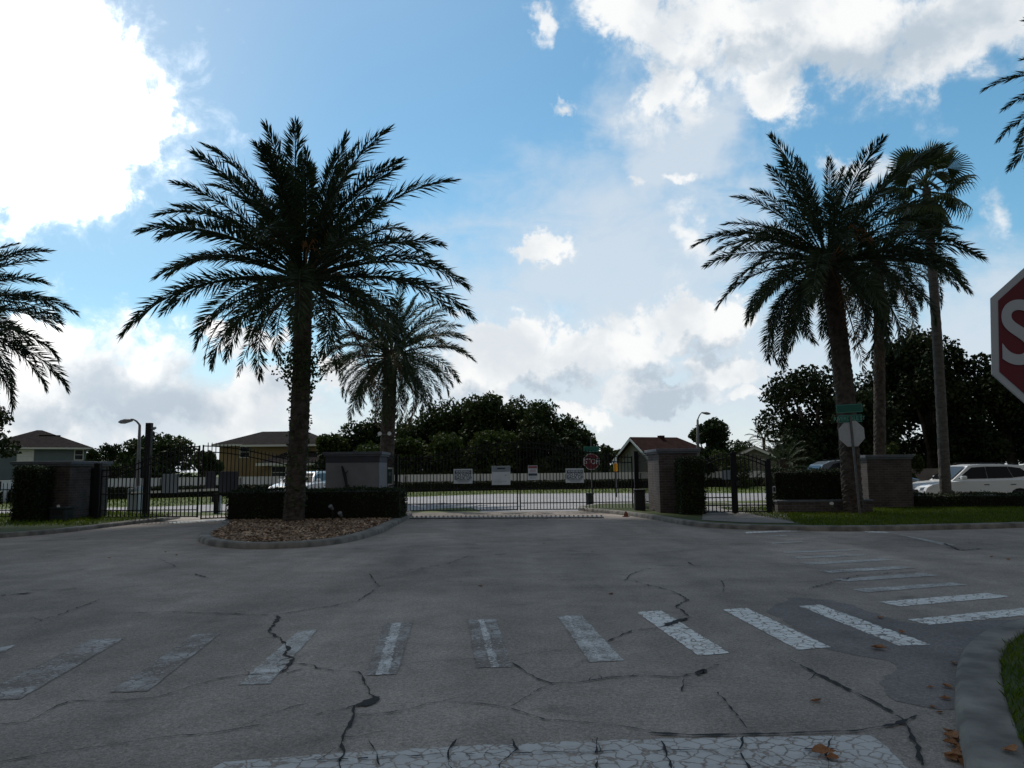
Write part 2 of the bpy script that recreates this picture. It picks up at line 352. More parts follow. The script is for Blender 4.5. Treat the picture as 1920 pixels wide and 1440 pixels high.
M_HBLUE = mat('house_blue_grey', (0.12, 0.155, 0.18), 0.9, (0.14, 0.175, 0.20), 1)
M_HYEL = mat('house_ochre', (0.23, 0.17, 0.088), 0.9, (0.26, 0.195, 0.105), 1)
M_HTAN = mat('house_tan', (0.15, 0.14, 0.115), 0.9, (0.18, 0.17, 0.14), 1)
M_HPALE = mat('house_pale', (0.40, 0.44, 0.43), 0.9, (0.44, 0.47, 0.46), 1)
M_TRIM = mat('trim_white', (0.60, 0.62, 0.62), 0.7)
M_SHADECLOUD = mat('shade_cloud_white', (0.9, 0.9, 0.9), 1.0, spec=0.0)
M_WALLBR = mat('boundary_wall', (0.13, 0.12, 0.11), 0.95, (0.18, 0.165, 0.15), 2, 0.3, 40)

# ------------------------------------------------------------------ mesh helpers
class MB:
    def __init__(s): s.v = []; s.f = []; s.m = []
    def add(s, vs, fs, mi=0):
        o = len(s.v); s.v += [tuple(q) for q in vs]
        for f in fs: s.f.append(tuple(i+o for i in f)); s.m.append(mi)
        return s
    def box(s, x0, x1, y0, y1, z0, z1, mi=0):
        return s.add([(x0, y0, z0), (x1, y0, z0), (x1, y1, z0), (x0, y1, z0), (x0, y0, z1), (x1, y0, z1), (x1, y1, z1), (x0, y1, z1)],
                     [(0, 3, 2, 1), (4, 5, 6, 7), (0, 1, 5, 4), (1, 2, 6, 5), (2, 3, 7, 6), (3, 0, 4, 7)], mi)
    def bar(s, a, b, w, d, mi=0, up=(0, 1, 0)):
        """square bar between two points: w across, d along 'up' depth"""
        a = Vector(a); b = Vector(b); t = (b-a).normalized(); n = Vector(up); q = t.cross(n)
        if q.length < 1e-5: q = t.cross(Vector((1, 0, 0)))
        q.normalize(); n = q.cross(t).normalized()
        vs = [p + q*(sx*w/2) + n*(sy*d/2) for p in (a, b) for sx, sy in ((-1, -1), (1, -1), (1, 1), (-1, 1))]
        return s.add(vs, [(0, 1, 2, 3)[::-1], (4, 5, 6, 7), (0, 1, 5, 4), (1, 2, 6, 5), (2, 3, 7, 6), (3, 0, 4, 7)], mi)
    def tube(s, path, rad, n=10, mi=0, cap=True):
        path = [Vector(p) for p in path]
        if not hasattr(rad, '__len__'): rad = [rad]*len(path)
        o = len(s.v); k = len(path)
        ref = Vector((0, 0, 1))
        for i, p in enumerate(path):
            t = (path[min(i+1, k-1)] - path[max(i-1, 0)]).normalized()
            r = ref if abs(t.z) < 0.95 else Vector((1, 0, 0))
            a = t.cross(r).normalized(); b = t.cross(a).normalized()
            for j in range(n):
                an = 2*PI*j/n
                s.v.append(tuple(p + a*math.cos(an)*rad[i] + b*math.sin(an)*rad[i]))
        for i in range(k-1):
            for j in range(n):
                s.f.append((o+i*n+j, o+i*n+(j+1) % n, o+(i+1)*n+(j+1) % n, o+(i+1)*n+j)); s.m.append(mi)
        if cap:
            s.f.append(tuple(o+j for j in range(n))[::-1]); s.m.append(mi)
            s.f.append(tuple(o+(k-1)*n+j for j in range(n))); s.m.append(mi)
        return s
    def prism(s, poly, z0, z1, mi=0):
        n = len(poly)
        vs = [(p[0], p[1], z0) for p in poly] + [(p[0], p[1], z1) for p in poly]
        fs = [tuple(range(n))[::-1], tuple(range(n, 2*n))] + [(i, (i+1) % n, n+(i+1) % n, n+i) for i in range(n)]
        return s.add(vs, fs, mi)
    def sheet(s, poly, z, mi=0):
        return s.add([(p[0], p[1], z) for p in poly], [tuple(range(len(poly)))], mi)
    def side(s, poly, y0, y1, mi=0):
        """profile in x,z extruded along y"""
        n = len(poly)
        vs = [(p[0], y0, p[1]) for p in poly] + [(p[0], y1, p[1]) for p in poly]
        fs = [tuple(range(n)), tuple(range(n, 2*n))[::-1]] + [(i, n+i, n+(i+1) % n, (i+1) % n) for i in range(n)]
        return s.add(vs, fs, mi)
    def build(s, name, mats, parent=None, smooth=False, bevel=0.0):
        me = bpy.data.meshes.new(name)
        me.from_pydata(s.v, [], s.f)
        if not isinstance(mats, (list, tuple)): mats = [mats]
        for m in mats: me.materials.append(m)
        if len(mats) > 1: me.polygons.foreach_set('material_index', s.m)
        bm = bmesh.new(); bm.from_mesh(me)
        if not getattr(s, 'open', False): bmesh.ops.recalc_face_normals(bm, faces=bm.faces)
        if bevel > 0:
            es = [e for e in bm.edges if len(e.link_faces) == 2 and e.calc_face_angle(0) > 0.5]
            bmesh.ops.bevel(bm, geom=es, offset=bevel, segments=2, affect='EDGES', profile=0.6)
        bm.to_mesh(me); bm.free()
        if smooth:
            me.polygons.foreach_set('use_smooth', [True]*len(me.polygons))
        return link(name, me, parent)
def link(name, me, parent=None):
    o = bpy.data.objects.new(name, me); C.objects.link(o)
    if parent is not None: o.parent = parent
    return o
def quads(name, V, Fq, mats, parent=None, mi=None):
    me = bpy.data.meshes.new(name)
    me.from_pydata(np.asarray(V).tolist(), [], np.asarray(Fq).tolist())
    if not isinstance(mats, (list, tuple)): mats = [mats]
    for m in mats: me.materials.append(m)
    if mi is not None: me.polygons.foreach_set('material_index', mi)
    me.update()
    return link(name, me, parent)
def tag(o, label=None, cat=None, group=None, kind=None):
    if label: o['label'] = label
    if cat: o['category'] = cat
    if group: o['group'] = group
    if kind: o['kind'] = kind
    return o
def thing(name, label, cat, loc=(0, 0, 0), rz=0.0, group=None):
    o = bpy.data.objects.new(name, None); C.objects.link(o)
    o.location = loc; o.rotation_euler = (0, 0, rz); o.empty_display_size = 0.3
    return tag(o, label, cat, group)
def copy_tree(o, parent=None):
    c = o.copy(); C.objects.link(c)
    if parent is not None: c.parent = parent
    for ch in list(o.children): copy_tree(ch, c)
    return c
def struct(o): o['kind'] = 'structure'; return o
def text_mesh(name, txt, size, m, parent, loc, rot=(PI/2, 0, 0), thick=0.002, bold=0.0):
    cu = bpy.data.curves.new(name, 'FONT'); cu.body = txt; cu.size = size; cu.align_x = 'CENTER'; cu.align_y = 'CENTER'; cu.extrude = thick; cu.offset = bold
    to = bpy.data.objects.new(name+'_tmp', cu); C.objects.link(to)
    dg = bpy.context.evaluated_depsgraph_get()
    me = bpy.data.meshes.new_from_object(to.evaluated_get(dg))
    bpy.data.objects.remove(to); bpy.data.curves.remove(cu)
    me.materials.clear(); me.materials.append(m); me.name = name
    o = link(name, me, parent); o.location = loc; o.rotation_euler = rot
    return o

# ------------------------------------------------------------------ ground, roads, kerbs
def gl_(pts, z=0.0): return [G(x, y, z).to_2d() for x, y in pts]

struct(MB().sheet([(-900, -300), (900, -300), (900, 2500), (-900, 2500)], 0.0).build('ground', M_GRASSG))

# asphalt of the drive and the road, with its cracks as part of the same surface
rd = MB(); rd.sheet([(-70, -40), (70, -40), (70, 29.2), (11, 29.2), (5.2, 30.2), (-4.5, 30.2), (-8, 29.7), (-70, 27.5)], 0.004, 0)
rng = random.Random(5)
crk_z = [0.0125]
def crack(pts, w=0.03, jag=0.05, broken=0.0):
    P2 = gl_(pts); line = []
    for a, b in zip(P2[:-1], P2[1:]):
        L = (b-a).length; n = max(2, int(L/0.055)); t = (b-a).normalized(); q = Vector((-t.y, t.x))
        for i in range(n):
            line.append(a + (b-a)*(i/n) + q*(rng.uniform(-1, 1)*jag*0.42*(0 if i == 0 else 1)))
    line.append(P2[-1])
    z = crk_z[0]; crk_z[0] += 0.00012
    L_, R_ = [], []
    for i, p in enumerate(line):
        t = (line[min(i+1, len(line)-1)] - line[max(i-1, 0)]); t.normalize(); q = Vector((-t.y, t.x))
        ww = w*rng.choice((0.12, 0.25, 0.38, 0.55, 0.85))*0.5*(0.35 if i in (0, len(line)-1) else 1)
        L_.append(p+q*ww); R_.append(p-q*ww)
    if w > 0.012 and jag > 0.013:
        for i in range(2, len(line)-2):   # hairline branches leaving the crack
            if rng.random() < 0.07:
                d = (line[i+1]-line[i]).normalized(); an = rng.choice((-1, 1))*rng.uniform(0.5, 1.4); q = line[i].copy(); lw = w*0.16
                for _ in range(rng.randint(2, 6)):
                    an += rng.uniform(-0.5, 0.5); dd = Vector((d.x*math.cos(an)-d.y*math.sin(an), d.x*math.sin(an)+d.y*math.cos(an)))
                    e = q+dd*rng.uniform(0.03, 0.07); pn = Vector((-dd.y, dd.x))*lw
                    rd.add([(q.x+pn.x, q.y+pn.y, z-0.00006), (q.x-pn.x, q.y-pn.y, z-0.00006), (e.x-pn.x*.7, e.y-pn.y*.7, z-0.00006), (e.x+pn.x*.7, e.y+pn.y*.7, z-0.00006)], [(0, 1, 2, 3)], 1)
                    q = e; lw *= 0.8
    for i in range(len(line)-1):
        if rng.random() < broken: continue
        rd.add([(L_[i].x, L_[i].y, z), (R_[i].x, R_[i].y, z), (R_[i+1].x, R_[i+1].y, z), (L_[i+1].x, L_[i+1].y, z)], [(0, 1, 2, 3)], 1)
def blot(pts):
    z = crk_z[0]; crk_z[0] += 0.00012
    p = gl_(pts); o_ = []
    for a, b in zip(p, p[1:]+p[:1]):
        for k in range(6):
            o_.append(a.lerp(b, k/6)+Vector((rng.uniform(-1, 1), rng.uniform(-1, 1)))*0.018)
    rd.add([(q.x, q.y, z) for q in o_], [tuple(range(len(o_)))], 1)
crack([(-40, 1365), (0, 1361), (50, 1357), (90, 1335), (130, 1316), (170, 1316), (230, 1317), (300, 1308), (350, 1292), (400, 1277), (450, 1268), (540, 1264), (570, 1256)], 0.020, 0.03, 0.05)
crack([(0, 1432), (90, 1415), (190, 1403), (300, 1386), (400, 1377), (450, 1368), (490, 1361)], 0.020, 0.03, 0.05)
crack([(450, 1368), (500, 1343), (560, 1325), (640, 1318)], 0.012, 0.03, 0.3)
crack([(590, 1343), (650, 1331), (664, 1326), (700, 1312)], 0.022, 0.03, 0.05)
crack([(515, 1155), (523, 1160), (512, 1175), (504, 1186), (520, 1196), (536, 1208), (541, 1218), (533, 1230), (552, 1237), (530, 1263)], 0.055, 0.04)
crack([(556, 1247), (590, 1250), (593, 1255), (640, 1260), (672, 1262), (682, 1278), (692, 1300), (702, 1312)], 0.030, 0.03)
blot([(664, 1326), (690, 1314), (705, 1308), (711, 1314), (706, 1322), (680, 1328)])
crack([(664, 1326), (664, 1342), (657, 1358), (646, 1378), (640, 1396), (646, 1412), (636, 1435), (640, 1460)], 0.034, 0.025)
crack([(664, 1342), (700, 1343), (760, 1334), (800, 1322), (830, 1318), (900, 1322), (955, 1330)], 0.020, 0.03)
crack([(706, 1323), (760, 1322), (820, 1317)], 0.012, 0.02, 0.1)
crack([(955, 1330), (990, 1342), (1020, 1352), (1100, 1358), (1170, 1365), (1230, 1377)], 0.020, 0.02)
crack([(955, 1328), (985, 1310), (1010, 1295), (1035, 1285)], 0.018, 0.03)
crack([(960, 1245), (985, 1262), (1010, 1276), (1035, 1284), (1080, 1283), (1140, 1273), (1200, 1269), (1270, 1272), (1312, 1264)], 0.024, 0.03)
blot([(1300, 1265), (1315, 1258), (1324, 1258), (1322, 1264), (1308, 1269)])
crack([(1282, 1273), (1282, 1288), (1279, 1300)], 0.025, 0.02)
crack([(1312, 1262), (1360, 1243), (1380, 1235)], 0.02, 0.03, 0.2)
crack([(1085, 1220), (1030, 1223), (960, 1232), (780, 1245), (700, 1256), (672, 1262)], 0.012, 0.02, 0.1)
crack([(1140, 1204), (1165, 1193), (1185, 1184), (1230, 1180), (1262, 1172)], 0.034, 0.03)
blot([(1246, 1172), (1270, 1163), (1292, 1160), (1288, 1163), (1262, 1173), (1248, 1176)])
crack([(1293, 1158), (1283, 1150), (1268, 1140), (1278, 1132), (1292, 1127), (1270, 1114), (1247, 1106), (1215, 1098), (1190, 1091), (1172, 1090)], 0.032, 0.04)
crack([(1172, 1090), (1180, 1080), (1195, 1073), (1220, 1067)], 0.04, 0.04, 0.2)
crack([(1290, 1055), (1300, 1061), (1315, 1063)], 0.05, 0.02)
crack([(1352, 1090), (1358, 1100), (1355, 1112)], 0.03, 0.03, 0.2)
crack([(693, 1077), (700, 1090), (711, 1100), (692, 1115), (670, 1128), (610, 1140), (540, 1151), (515, 1156), (430, 1152), (300, 1149), (230, 1152)], 0.030, 0.05, 0.1)
crack([(711, 1100), (830, 1093), (960, 1088), (1172, 1090)], 0.022, 0.05, 0.35)
crack([(60, 1172), (100, 1158), (155, 1138), (190, 1124)], 0.03, 0.05, 0.3)
crack([(740, 1075), (840, 1058), (880, 1043)], 0.03, 0.06, 0.3)
crack([(0, 1118), (50, 1114), (70, 1112)], 0.10, 0.05, 0.1)
crack([(1840, 1030), (1800, 1033), (1770, 1020)], 0.10, 0.05, 0.0)
crack([(1500, 1110), (1580, 1088), (1610, 1080), (1640, 1078), (1760, 1070)], 0.04, 0.06, 0.15)
crack([(1215, 1378), (1300, 1383), (1400, 1381), (1500, 1378), (1600, 1375), (1680, 1362), (1720, 1345)], 0.05, 0.012)
crack([(1480, 1240), (1540, 1270), (1580, 1290), (1640, 1320), (1690, 1350), (1720, 1400), (1730, 1440)], 0.045, 0.02, 0.1)
crack([(1330, 1285), (1370, 1330), (1400, 1370)], 0.02, 0.02, 0.3)
crack([(330, 1064), (300, 1050), (250, 1055)], 0.03, 0.05, 0.3)
crack([(365, 1078), (390, 1085)], 0.06, 0.05, 0.1)
crack([(560, 1060), (470, 1066), (360, 1078), (180, 1098)], 0.02, 0.05, 0.4)
for k in range(7):  # cracks running through the stop line
    x = 700 + k*140 + rng.uniform(-30, 30)
    crack([(x, 1392 - (x-700)*0.01), (x+rng.uniform(-15, 15), 1410), (x+rng.uniform(-25, 25), 1440), (x+rng.uniform(-30, 30), 1480)], 0.022, 0.02, 0.05)
crack([(560, 1432), (800, 1421), (1000, 1416), (1250, 1412), (1600, 1408)], 0.022, 0.02, 0.25)
rd.open = False
road = struct(rd.build('road', [ASPH, M_CRACK]))

# the dark sealed strip of road in the kerb corner (a later patch of asphalt)
pt = MB()
pt.sheet(gl_([(1480, 1122), (1560, 1126), (1640, 1150), (1720, 1172), (1800, 1170), (1920, 1160), (2100, 1135), (2100, 1160), (1920, 1190), (1850, 1205), (1815, 1230), (1795, 1265), (1792, 1300), (1790, 1330),
              (1740, 1330), (1690, 1318), (1650, 1290), (1672, 1262), (1670, 1240), (1560, 1222), (1500, 1180), (1440, 1150)]), 0.0065)
pv = [Vector(v) for v in pt.v]; pj = []
for a, b in zip(pv, pv[1:]+pv[:1]):
    n_ = max(2, int((b-a).length/0.08))
    for k in range(n_):
        q = a.lerp(b, k/n_); w_ = 0.10*mnoise.noise(q*2.5)+0.05*mnoise.noise(q*9)
        pj.append((q.x+w_, q.y+0.10*mnoise.noise(q*2.5+Vector((9, 9, 9)))+0.05*mnoise.noise(q*9+Vector((5, 5, 5))), q.z))
pt.v = pj; pt.f = [tuple(range(len(pj)))]
def make_stain():
    m, n, l, b = new_mat('dark_asphalt')
    col, fine, v = asphalt_nodes(n, l)
    mx = n.new('ShaderNodeMix'); mx.data_type = 'RGBA'; mx.blend_type = 'MULTIPLY'; mx.inputs[0].default_value = 1.0
    l.new(col, mx.inputs[6]); mx.inputs[7].default_value = (0.66, 0.68, 0.74, 1)
    l.new(mx.outputs[2], b.inputs['Base Color']); b.inputs['Roughness'].default_value = 0.85; b.inputs['Specular IOR Level'].default_value = 0.25
    return m
struct(pt.build('road_patch', make_stain()))

# crosswalks and stop line
def rough(pts, amp=0.016):
    out = []
    p = [Vector((q.x, q.y)) for q in gl_(pts)]
    for a, b in zip(p, p[1:]+p[:1]):
        n_ = max(3, int((b-a).length/0.03)); t_ = (b-a).normalized(); q_ = Vector((-t_.y, t_.x))
        for k in range(n_):
            c_ = a.lerp(b, k/n_); out.append(c_ + q_*amp*(mnoise.noise(Vector((c_.x*14, c_.y*14, 3)))+0.6*mnoise.noise(Vector((c_.x*45, c_.y*45, 7)))))
    return out
cw_m = MB()
bars = [([(-30, 1216), (28, 1211), (12, 1222), (-60, 1236)], 2),
        ([(170, 1200), (234, 1198), (36, 1313), (-62, 1314)], 2), ([(365, 1190), (415, 1188), (277, 1298), (205, 1300)], 2),
        ([(560, 1184), (596, 1182), (505, 1284), (445, 1286)], 1), ([(720, 1170), (774, 1168), (745, 1266), (686, 1268)], 2),
        ([(878, 1163), (930, 1162), (961, 1252), (893, 1254)], 2), ([(1045, 1156), (1090, 1155), (1170, 1240), (1106, 1243)], 1),
        ([(1193, 1149), (1240, 1146), (1368, 1226), (1310, 1231)], 0), ([(1355, 1144), (1400, 1141), (1558, 1215), (1497, 1220)], 0),
        ([(1497, 1137), (1538, 1135), (1746, 1210), (1686, 1212)], 0)]
zz = 0.0085
for q, m_ in bars: cw_m.sheet(rough(q), zz, m_)
for a, b, c, d in (((735, 1170), (752, 1169), (728, 1266), (704, 1268)), ((897, 1163), (907, 1162), (935, 1252), (921, 1254)), ((1056, 1156), (1066, 1155), (1135, 1241), (1118, 1242))):
    cw_m.sheet(rough([a, b, c, d], 0.02), zz+0.0018, 3)
struct(cw_m.build('crosswalk', [PAINT_GOOD, PAINT_MID, PAINT_OLD, PAINT_STRIP]))
cs = MB()
for q, m_ in [([(1702, 1163), (1960, 1137), (2000, 1147), (1742, 1173)], 0), ([(1645, 1130), (1850, 1113), (1897, 1120), (1690, 1138)], 0),
              ([(1598, 1106), (1780, 1093), (1815, 1097), (1625, 1112)], 1), ([(1560, 1087), (1730, 1075), (1762, 1080), (1590, 1091)], 2),
              ([(1535, 1071), (1690, 1062), (1718, 1066), (1560, 1075)], 1), ([(1500, 1056), (1655, 1048), (1678, 1051), (1522, 1060)], 1),
              ([(1480, 1045), (1608, 1040), (1628, 1042), (1500, 1048)], 1), ([(1463, 1035.5), (1600, 1030.5), (1615, 1032.5), (1475, 1037.5)], 2),
              ([(1395, 998), (1505, 993.5), (1512, 996), (1400, 1000.5)], 0), ([(1430, 1005), (1470, 1003), (1478, 1005), (1440, 1007)], 1),
              ([(1440, 1018), (1500, 1015), (1510, 1017), (1450, 1020)], 2), ([(1613, 996.3), (1655, 997), (1672, 1000), (1630, 999)], 0), ([(1672, 1000), (1690, 1003), (1790, 1022), (1765, 1022)], 2)]:
    cs.sheet(rough(q, 0.018), zz, m_)
struct(cs.build('side_crosswalk', [PAINT_GOOD, PAINT_MID, PAINT_FAINT]))
sl = MB(); sl.sheet(rough([(420, 1431), (640, 1414), (860, 1402), (1060, 1393), (1220, 1388), (1420, 1384), (1635, 1381), (1668, 1408), (1705, 1445), (1760, 1500), (300, 1500)]), zz)
struct(sl.build('stop_line', PAINT_STOP))
ll = MB(); ll.sheet(gl_([(310, 979), (460, 971.5), (470, 973.5), (330, 982)]), zz)  # pale strip on the drive before the left gate
struct(ll.build('pale_strip', mat('pale_strip_tone', (0.62, 0.60, 0.55), 0.8, (0.45, 0.44, 0.41), 4)))

# street beyond the gates and its apron
st = MB()
st.sheet([(-130, -2), (-40, 26), (-22, 31.5), (-15.3, 33.2), (-11, 31.3), (-9.6, 29.9), (-4.6, 30.3), (-3.0, 33.5), (-1.8, 33.8), (-1.2, 30.3), (4.0, 30.3), (5.4, 33), (8, 37.5), (16, 38.5), (60, 46), (140, 62), (140, 72), (60, 56), (15, 48.2), (6, 51), (-1, 51.5), (-9, 45), (-17, 37.6), (-40, 32.5), (-130, 6)], 0.0045)
struct(st.build('street', M_CONC))
sw = MB(); sw.sheet([(5.5, 30.6), (6.3, 24.6), (8.7, 24.6), (9.2, 30), (10.5, 33.5), (17, 35.0), (16.6, 36.3), (8, 34.8)], 0.010)
struct(sw.build('pavement', M_WALK))
pk = MB(); pk.sheet([(12, 29.9), (45, 29.4), (45, 37), (12.5, 37)], 0.007)
struct(pk.build('parking_lane', ASPH))

def inset(poly, d):
    n = len(poly); out = []
    area = sum(poly[i][0]*poly[(i+1) % n][1] - poly[(i+1) % n][0]*poly[i][1] for i in range(n))
    sg = 1 if area > 0 else -1
    for i in range(n):
        a, b, c = Vector(poly[i-1]), Vector(poly[i]), Vector(poly[(i+1) % n])
        t1 = (b-a).normalized(); t2 = (c-b).normalized()
        n1 = Vector((-t1.y, t1.x))*sg; n2 = Vector((-t2.y, t2.x))*sg
        m_ = n1+n2; m_ = m_/max(0.3, m_.dot(n1)) if m_.length > 1e-6 else n1
        out.append(b + m_*d)
    return out
def smooth_closed(pts, it=2):
    for _ in range(it):
        q = []
        for i in range(len(pts)):
            a, b = Vector(pts[i]), Vector(pts[(i+1) % len(pts)])
            q += [a*0.75+b*0.25, a*0.25+b*0.75]
        pts = q
    return pts
def smooth_open(pts, it=2):
    for _ in range(it):
        q = [Vector(pts[0])]
        for a, b in zip(pts[:-1], pts[1:]):
            a, b = Vector(a), Vector(b); q += [a*0.75+b*0.25, a*0.25+b*0.75]
        q.append(Vector(pts[-1])); pts = q
    return pts
def kerb_ring(poly, w, h, name, fillname, fillmat, fh):
    """raised kerb round a closed outline and the bed inside it"""
    prof = [(0.0, 0.0), (0.012, h*0.72), (0.05, h), (w*0.93, h), (w, h-0.015), (w, 0.0)]
    rings = [inset(poly, d) for d, _ in prof]
    mb = MB(); n = len(poly)
    for (d, z), rg in zip(prof, rings): mb.v += [(p[0], p[1], z) for p in rg]
    for k in range(len(prof)-1):
        for i in range(n):
            mb.f.append((k*n+i, k*n+(i+1) % n, (k+1)*n+(i+1) % n, (k+1)*n+i)); mb.m.append(0)
    o = struct(mb.build(name, M_KERB, smooth=True))
    fl = MB(); ins = inset(poly, w-0.01)
    fl.sheet(ins, fh)
    f = struct(fl.build(fillname, fillmat))
    return ins

island = smooth_closed([G(*p).to_2d() for p in [(368, 1016), (400, 1026), (470, 1031), (560, 1028), (640, 1021), (700, 1006), (735, 990)]] +
                       [Vector((-3.55, 27.5)), Vector((-3.9, 30.2)), Vector((-7.0, 30.2)), Vector((-9.5, 28.2)), Vector((-9.6, 26)), G(405, 995).to_2d(), G(375, 1006).to_2d()], 2)
isl_in = kerb_ring(island, 0.30, 0.13, 'island_kerb', 'mulch_bed', M_MULCH, 0.10)
right_front = smooth_open([G(*p).to_2d() for p in [(1085, 958), (1140, 963), (1200, 970), (1260, 981), (1310, 989), (1400, 994), (1510, 996), (1600, 997), (1750, 994), (1920, 990), (2150, 984)]], 1)
right_isl = right_front + [Vector((42, 24.5)), Vector((42, 29.2)), Vector((11.5, 29.2)), Vector((9.4, 29.6)), Vector((9.2, 33.8)), Vector((3.6, 33.8)), Vector((2.6, 31.5))]
right_in = kerb_ring(right_isl, 0.28, 0.13, 'verge_kerb', 'verge_lawn', M_LAWN, 0.12)
near_out = smooth_open([G(*p).to_2d() for p in [(1900, 1800), (1835, 1560), (1808, 1450), (1793, 1370), (1788, 1310), (1796, 1255), (1822, 1218), (1870, 1196), (1930, 1182), (2100, 1150), (2500, 1100)]], 2)
near_isl = near_out + [Vector((30, 14)), Vector((30, -2)), Vector((2.2, -2))]
near_in = kerb_ring(near_isl, 0.30, 0.14, 'corner_kerb', 'corner_lawn', M_LAWN, 0.115)
left_front = smooth_open([G(*p).to_2d() for p in [(-700, 1062), (-300, 1035), (0, 1009), (80, 1003), (150, 996), (250, 983), (305, 978)]], 1)
left_isl = left_front + [Vector((-11.9, 28.0)), Vector((-15.5, 31.2)), Vector((-24, 29.6)), Vector((-60, 27.0))]
left_in = kerb_ring(left_isl[::-1], 0.25, 0.12, 'left_kerb', 'left_lawn', M_LAWN, 0.11)
# concrete ramp in the right verge in front of the walk gate
rp = MB(); rp.sheet([G(1318, 984).to_2d()+Vector((0, 0.1)), G(1400, 989).to_2d(), G(1490, 990).to_2d(), G(1475, 975).to_2d(), Vector((8.8, 25.2)), Vector((8.9, 31)), Vector((6.1, 31)), Vector((6.1, 25.2))], 0.1345)
struct(rp.build('ramp', M_WALK))

# ------------------------------------------------------------------ grass blades and leaf litter
def in_poly(x, y, poly):
    c = np.zeros(len(x), bool); n = len(poly); j = n-1
    for i in range(n):
        xi, yi, xj, yj = poly[i][0], poly[i][1], poly[j][0], poly[j][1]
        hit = ((yi > y) != (yj > y)) & (x < (xj-xi)*(y-yi)/((yj-yi) if abs(yj-yi) > 1e-9 else 1e-9)+xi)
        c ^= hit; j = i
    return c
def blades(name, poly, box, n, h, w, z, seed, m=M_BLADE):
    r = np.random.default_rng(seed)
    x = r.uniform(box[0], box[1], n); y = r.uniform(box[2], box[3], n)
    k = in_poly(x, y, poly); x, y = x[k], y[k]; n = len(x)
    a = r.uniform(0, 2*PI, n); hh = h*r.uniform(0.5, 1.3, n); lean = r.uniform(0.1, 0.8, n)*hh; b = r.uniform(0, 2*PI, n)
    V = np.zeros((n, 4, 3))
    V[:, 0] = np.stack([x-np.cos(a)*w, y-np.sin(a)*w, np.full(n, z)], 1)
    V[:, 1] = np.stack([x+np.cos(a)*w, y+np.sin(a)*w, np.full(n, z)], 1)
    mx, my = x+np.cos(b)*lean*0.4, y+np.sin(b)*lean*0.4
    V[:, 2] = np.stack([mx+np.cos(a)*w*0.8, my+np.sin(a)*w*0.8, z+hh*0.6], 1)
    V[:, 3] = np.stack([x+np.cos(b)*lean, y+np.sin(b)*lean, z+hh], 1)
    F = np.arange(n*4).reshape(n, 4)
    o = quads(name, V.reshape(-1, 3), F, m); o['kind'] = 'stuff'
    return o
blades('grass', near_in, (2.5, 7.5, 2.2, 9.2), 60000, 0.055, 0.0028, 0.11, 1)
blades('grass', right_in, (7.6, 22, 20.0, 29.2), 60000, 0.07, 0.006, 0.118, 2)
blades('grass', left_in, (-24, -11, 23.0, 31), 16000, 0.10, 0.008, 0.108, 3)
# sunlit verge between street and wall
blades('grass', [(-45, 32), (-17, 38), (-9, 45.4), (-1, 52), (6, 51.6), (15, 48.8), (40, 53), (40, 66), (18, 62), (0, 59), (-24, 48), (-45, 42)], (-45, 40, 32, 66), 60000, 0.10, 0.016, 0.0, 4)
def litter(name, poly, n, size, z, seed):
    r = np.random.default_rng(seed); P_ = np.array([[p[0], p[1]] for p in poly])
    x = r.uniform(P_[:, 0].min(), P_[:, 0].max(), n); y = r.uniform(P_[:, 1].min(), P_[:, 1].max(), n)
    k = in_poly(x, y, poly); x, y = x[k], y[k]; n = len(x)
    a = r.uniform(0, 2*PI, n); s = size*r.uniform(0.5, 1.4, n)
    t = np.stack([np.cos(a), np.sin(a), r.normal(0, 0.25, n)], 1); q = np.stack([-np.sin(a), np.cos(a), r.normal(0, 0.25, n)], 1)
    c = np.stack([x, y, z+r.uniform(0.005, 0.05, n)], 1)
    V = np.stack([c-t*s[:, None], c+q*s[:, None]*0.42+np.array([0, 0, 0.012]), c+t*s[:, None], c-q*s[:, None]*0.42], 1)
    o = quads(name, V.reshape(-1, 3), np.arange(n*4).reshape(n, 4), M_LITTER); o['kind'] = 'stuff'
    return o
litter('leaf_litter', [p for p in isl_in], 26000, 0.045, 0.10, 7)

# ------------------------------------------------------------------ foliage
def crown_cards(blobs, n, size, seed, inner=0.55, clump=0):
    r = np.random.default_rng(seed)
    B = np.array(blobs, float); wgt = B[:, 3]*B[:, 4] + B[:, 3]*B[:, 5]; wgt /= wgt.sum()
    k = r.choice(len(B), n, p=wgt)
    d = r.normal(0, 1, (n, 3)); d /= np.linalg.norm(d, axis=1)[:, None]
    rad = inner + (1-inner)*r.random(n)**0.6
    rad *= 1 + 0.16*np.sin(d[:, 0]*7+B[k, 0]*3)*np.sin(d[:, 2]*8+B[k, 1]*5)
    rad *= np.where(r.random(n) < 0.06, r.uniform(1.0, 1.14, n), 1.0)
    c = B[k, :3] + d*B[k, 3:6]*rad[:, None]
    t = r.normal(0, 1, (n, 3)); t /= np.linalg.norm(t, axis=1)[:, None]
    q = np.cross(t, r.normal(0, 1, (n, 3))); q /= np.linalg.norm(q, axis=1)[:, None]
    s = (size*r.uniform(0.5, 1.35, n))[:, None]
    V = np.stack([c-t*s*0.5, c+q*s*0.30, c+t*s*0.5, c-q*s*0.30], 1)
    return V.reshape(-1, 3), np.arange(n*4).reshape(n, 4)
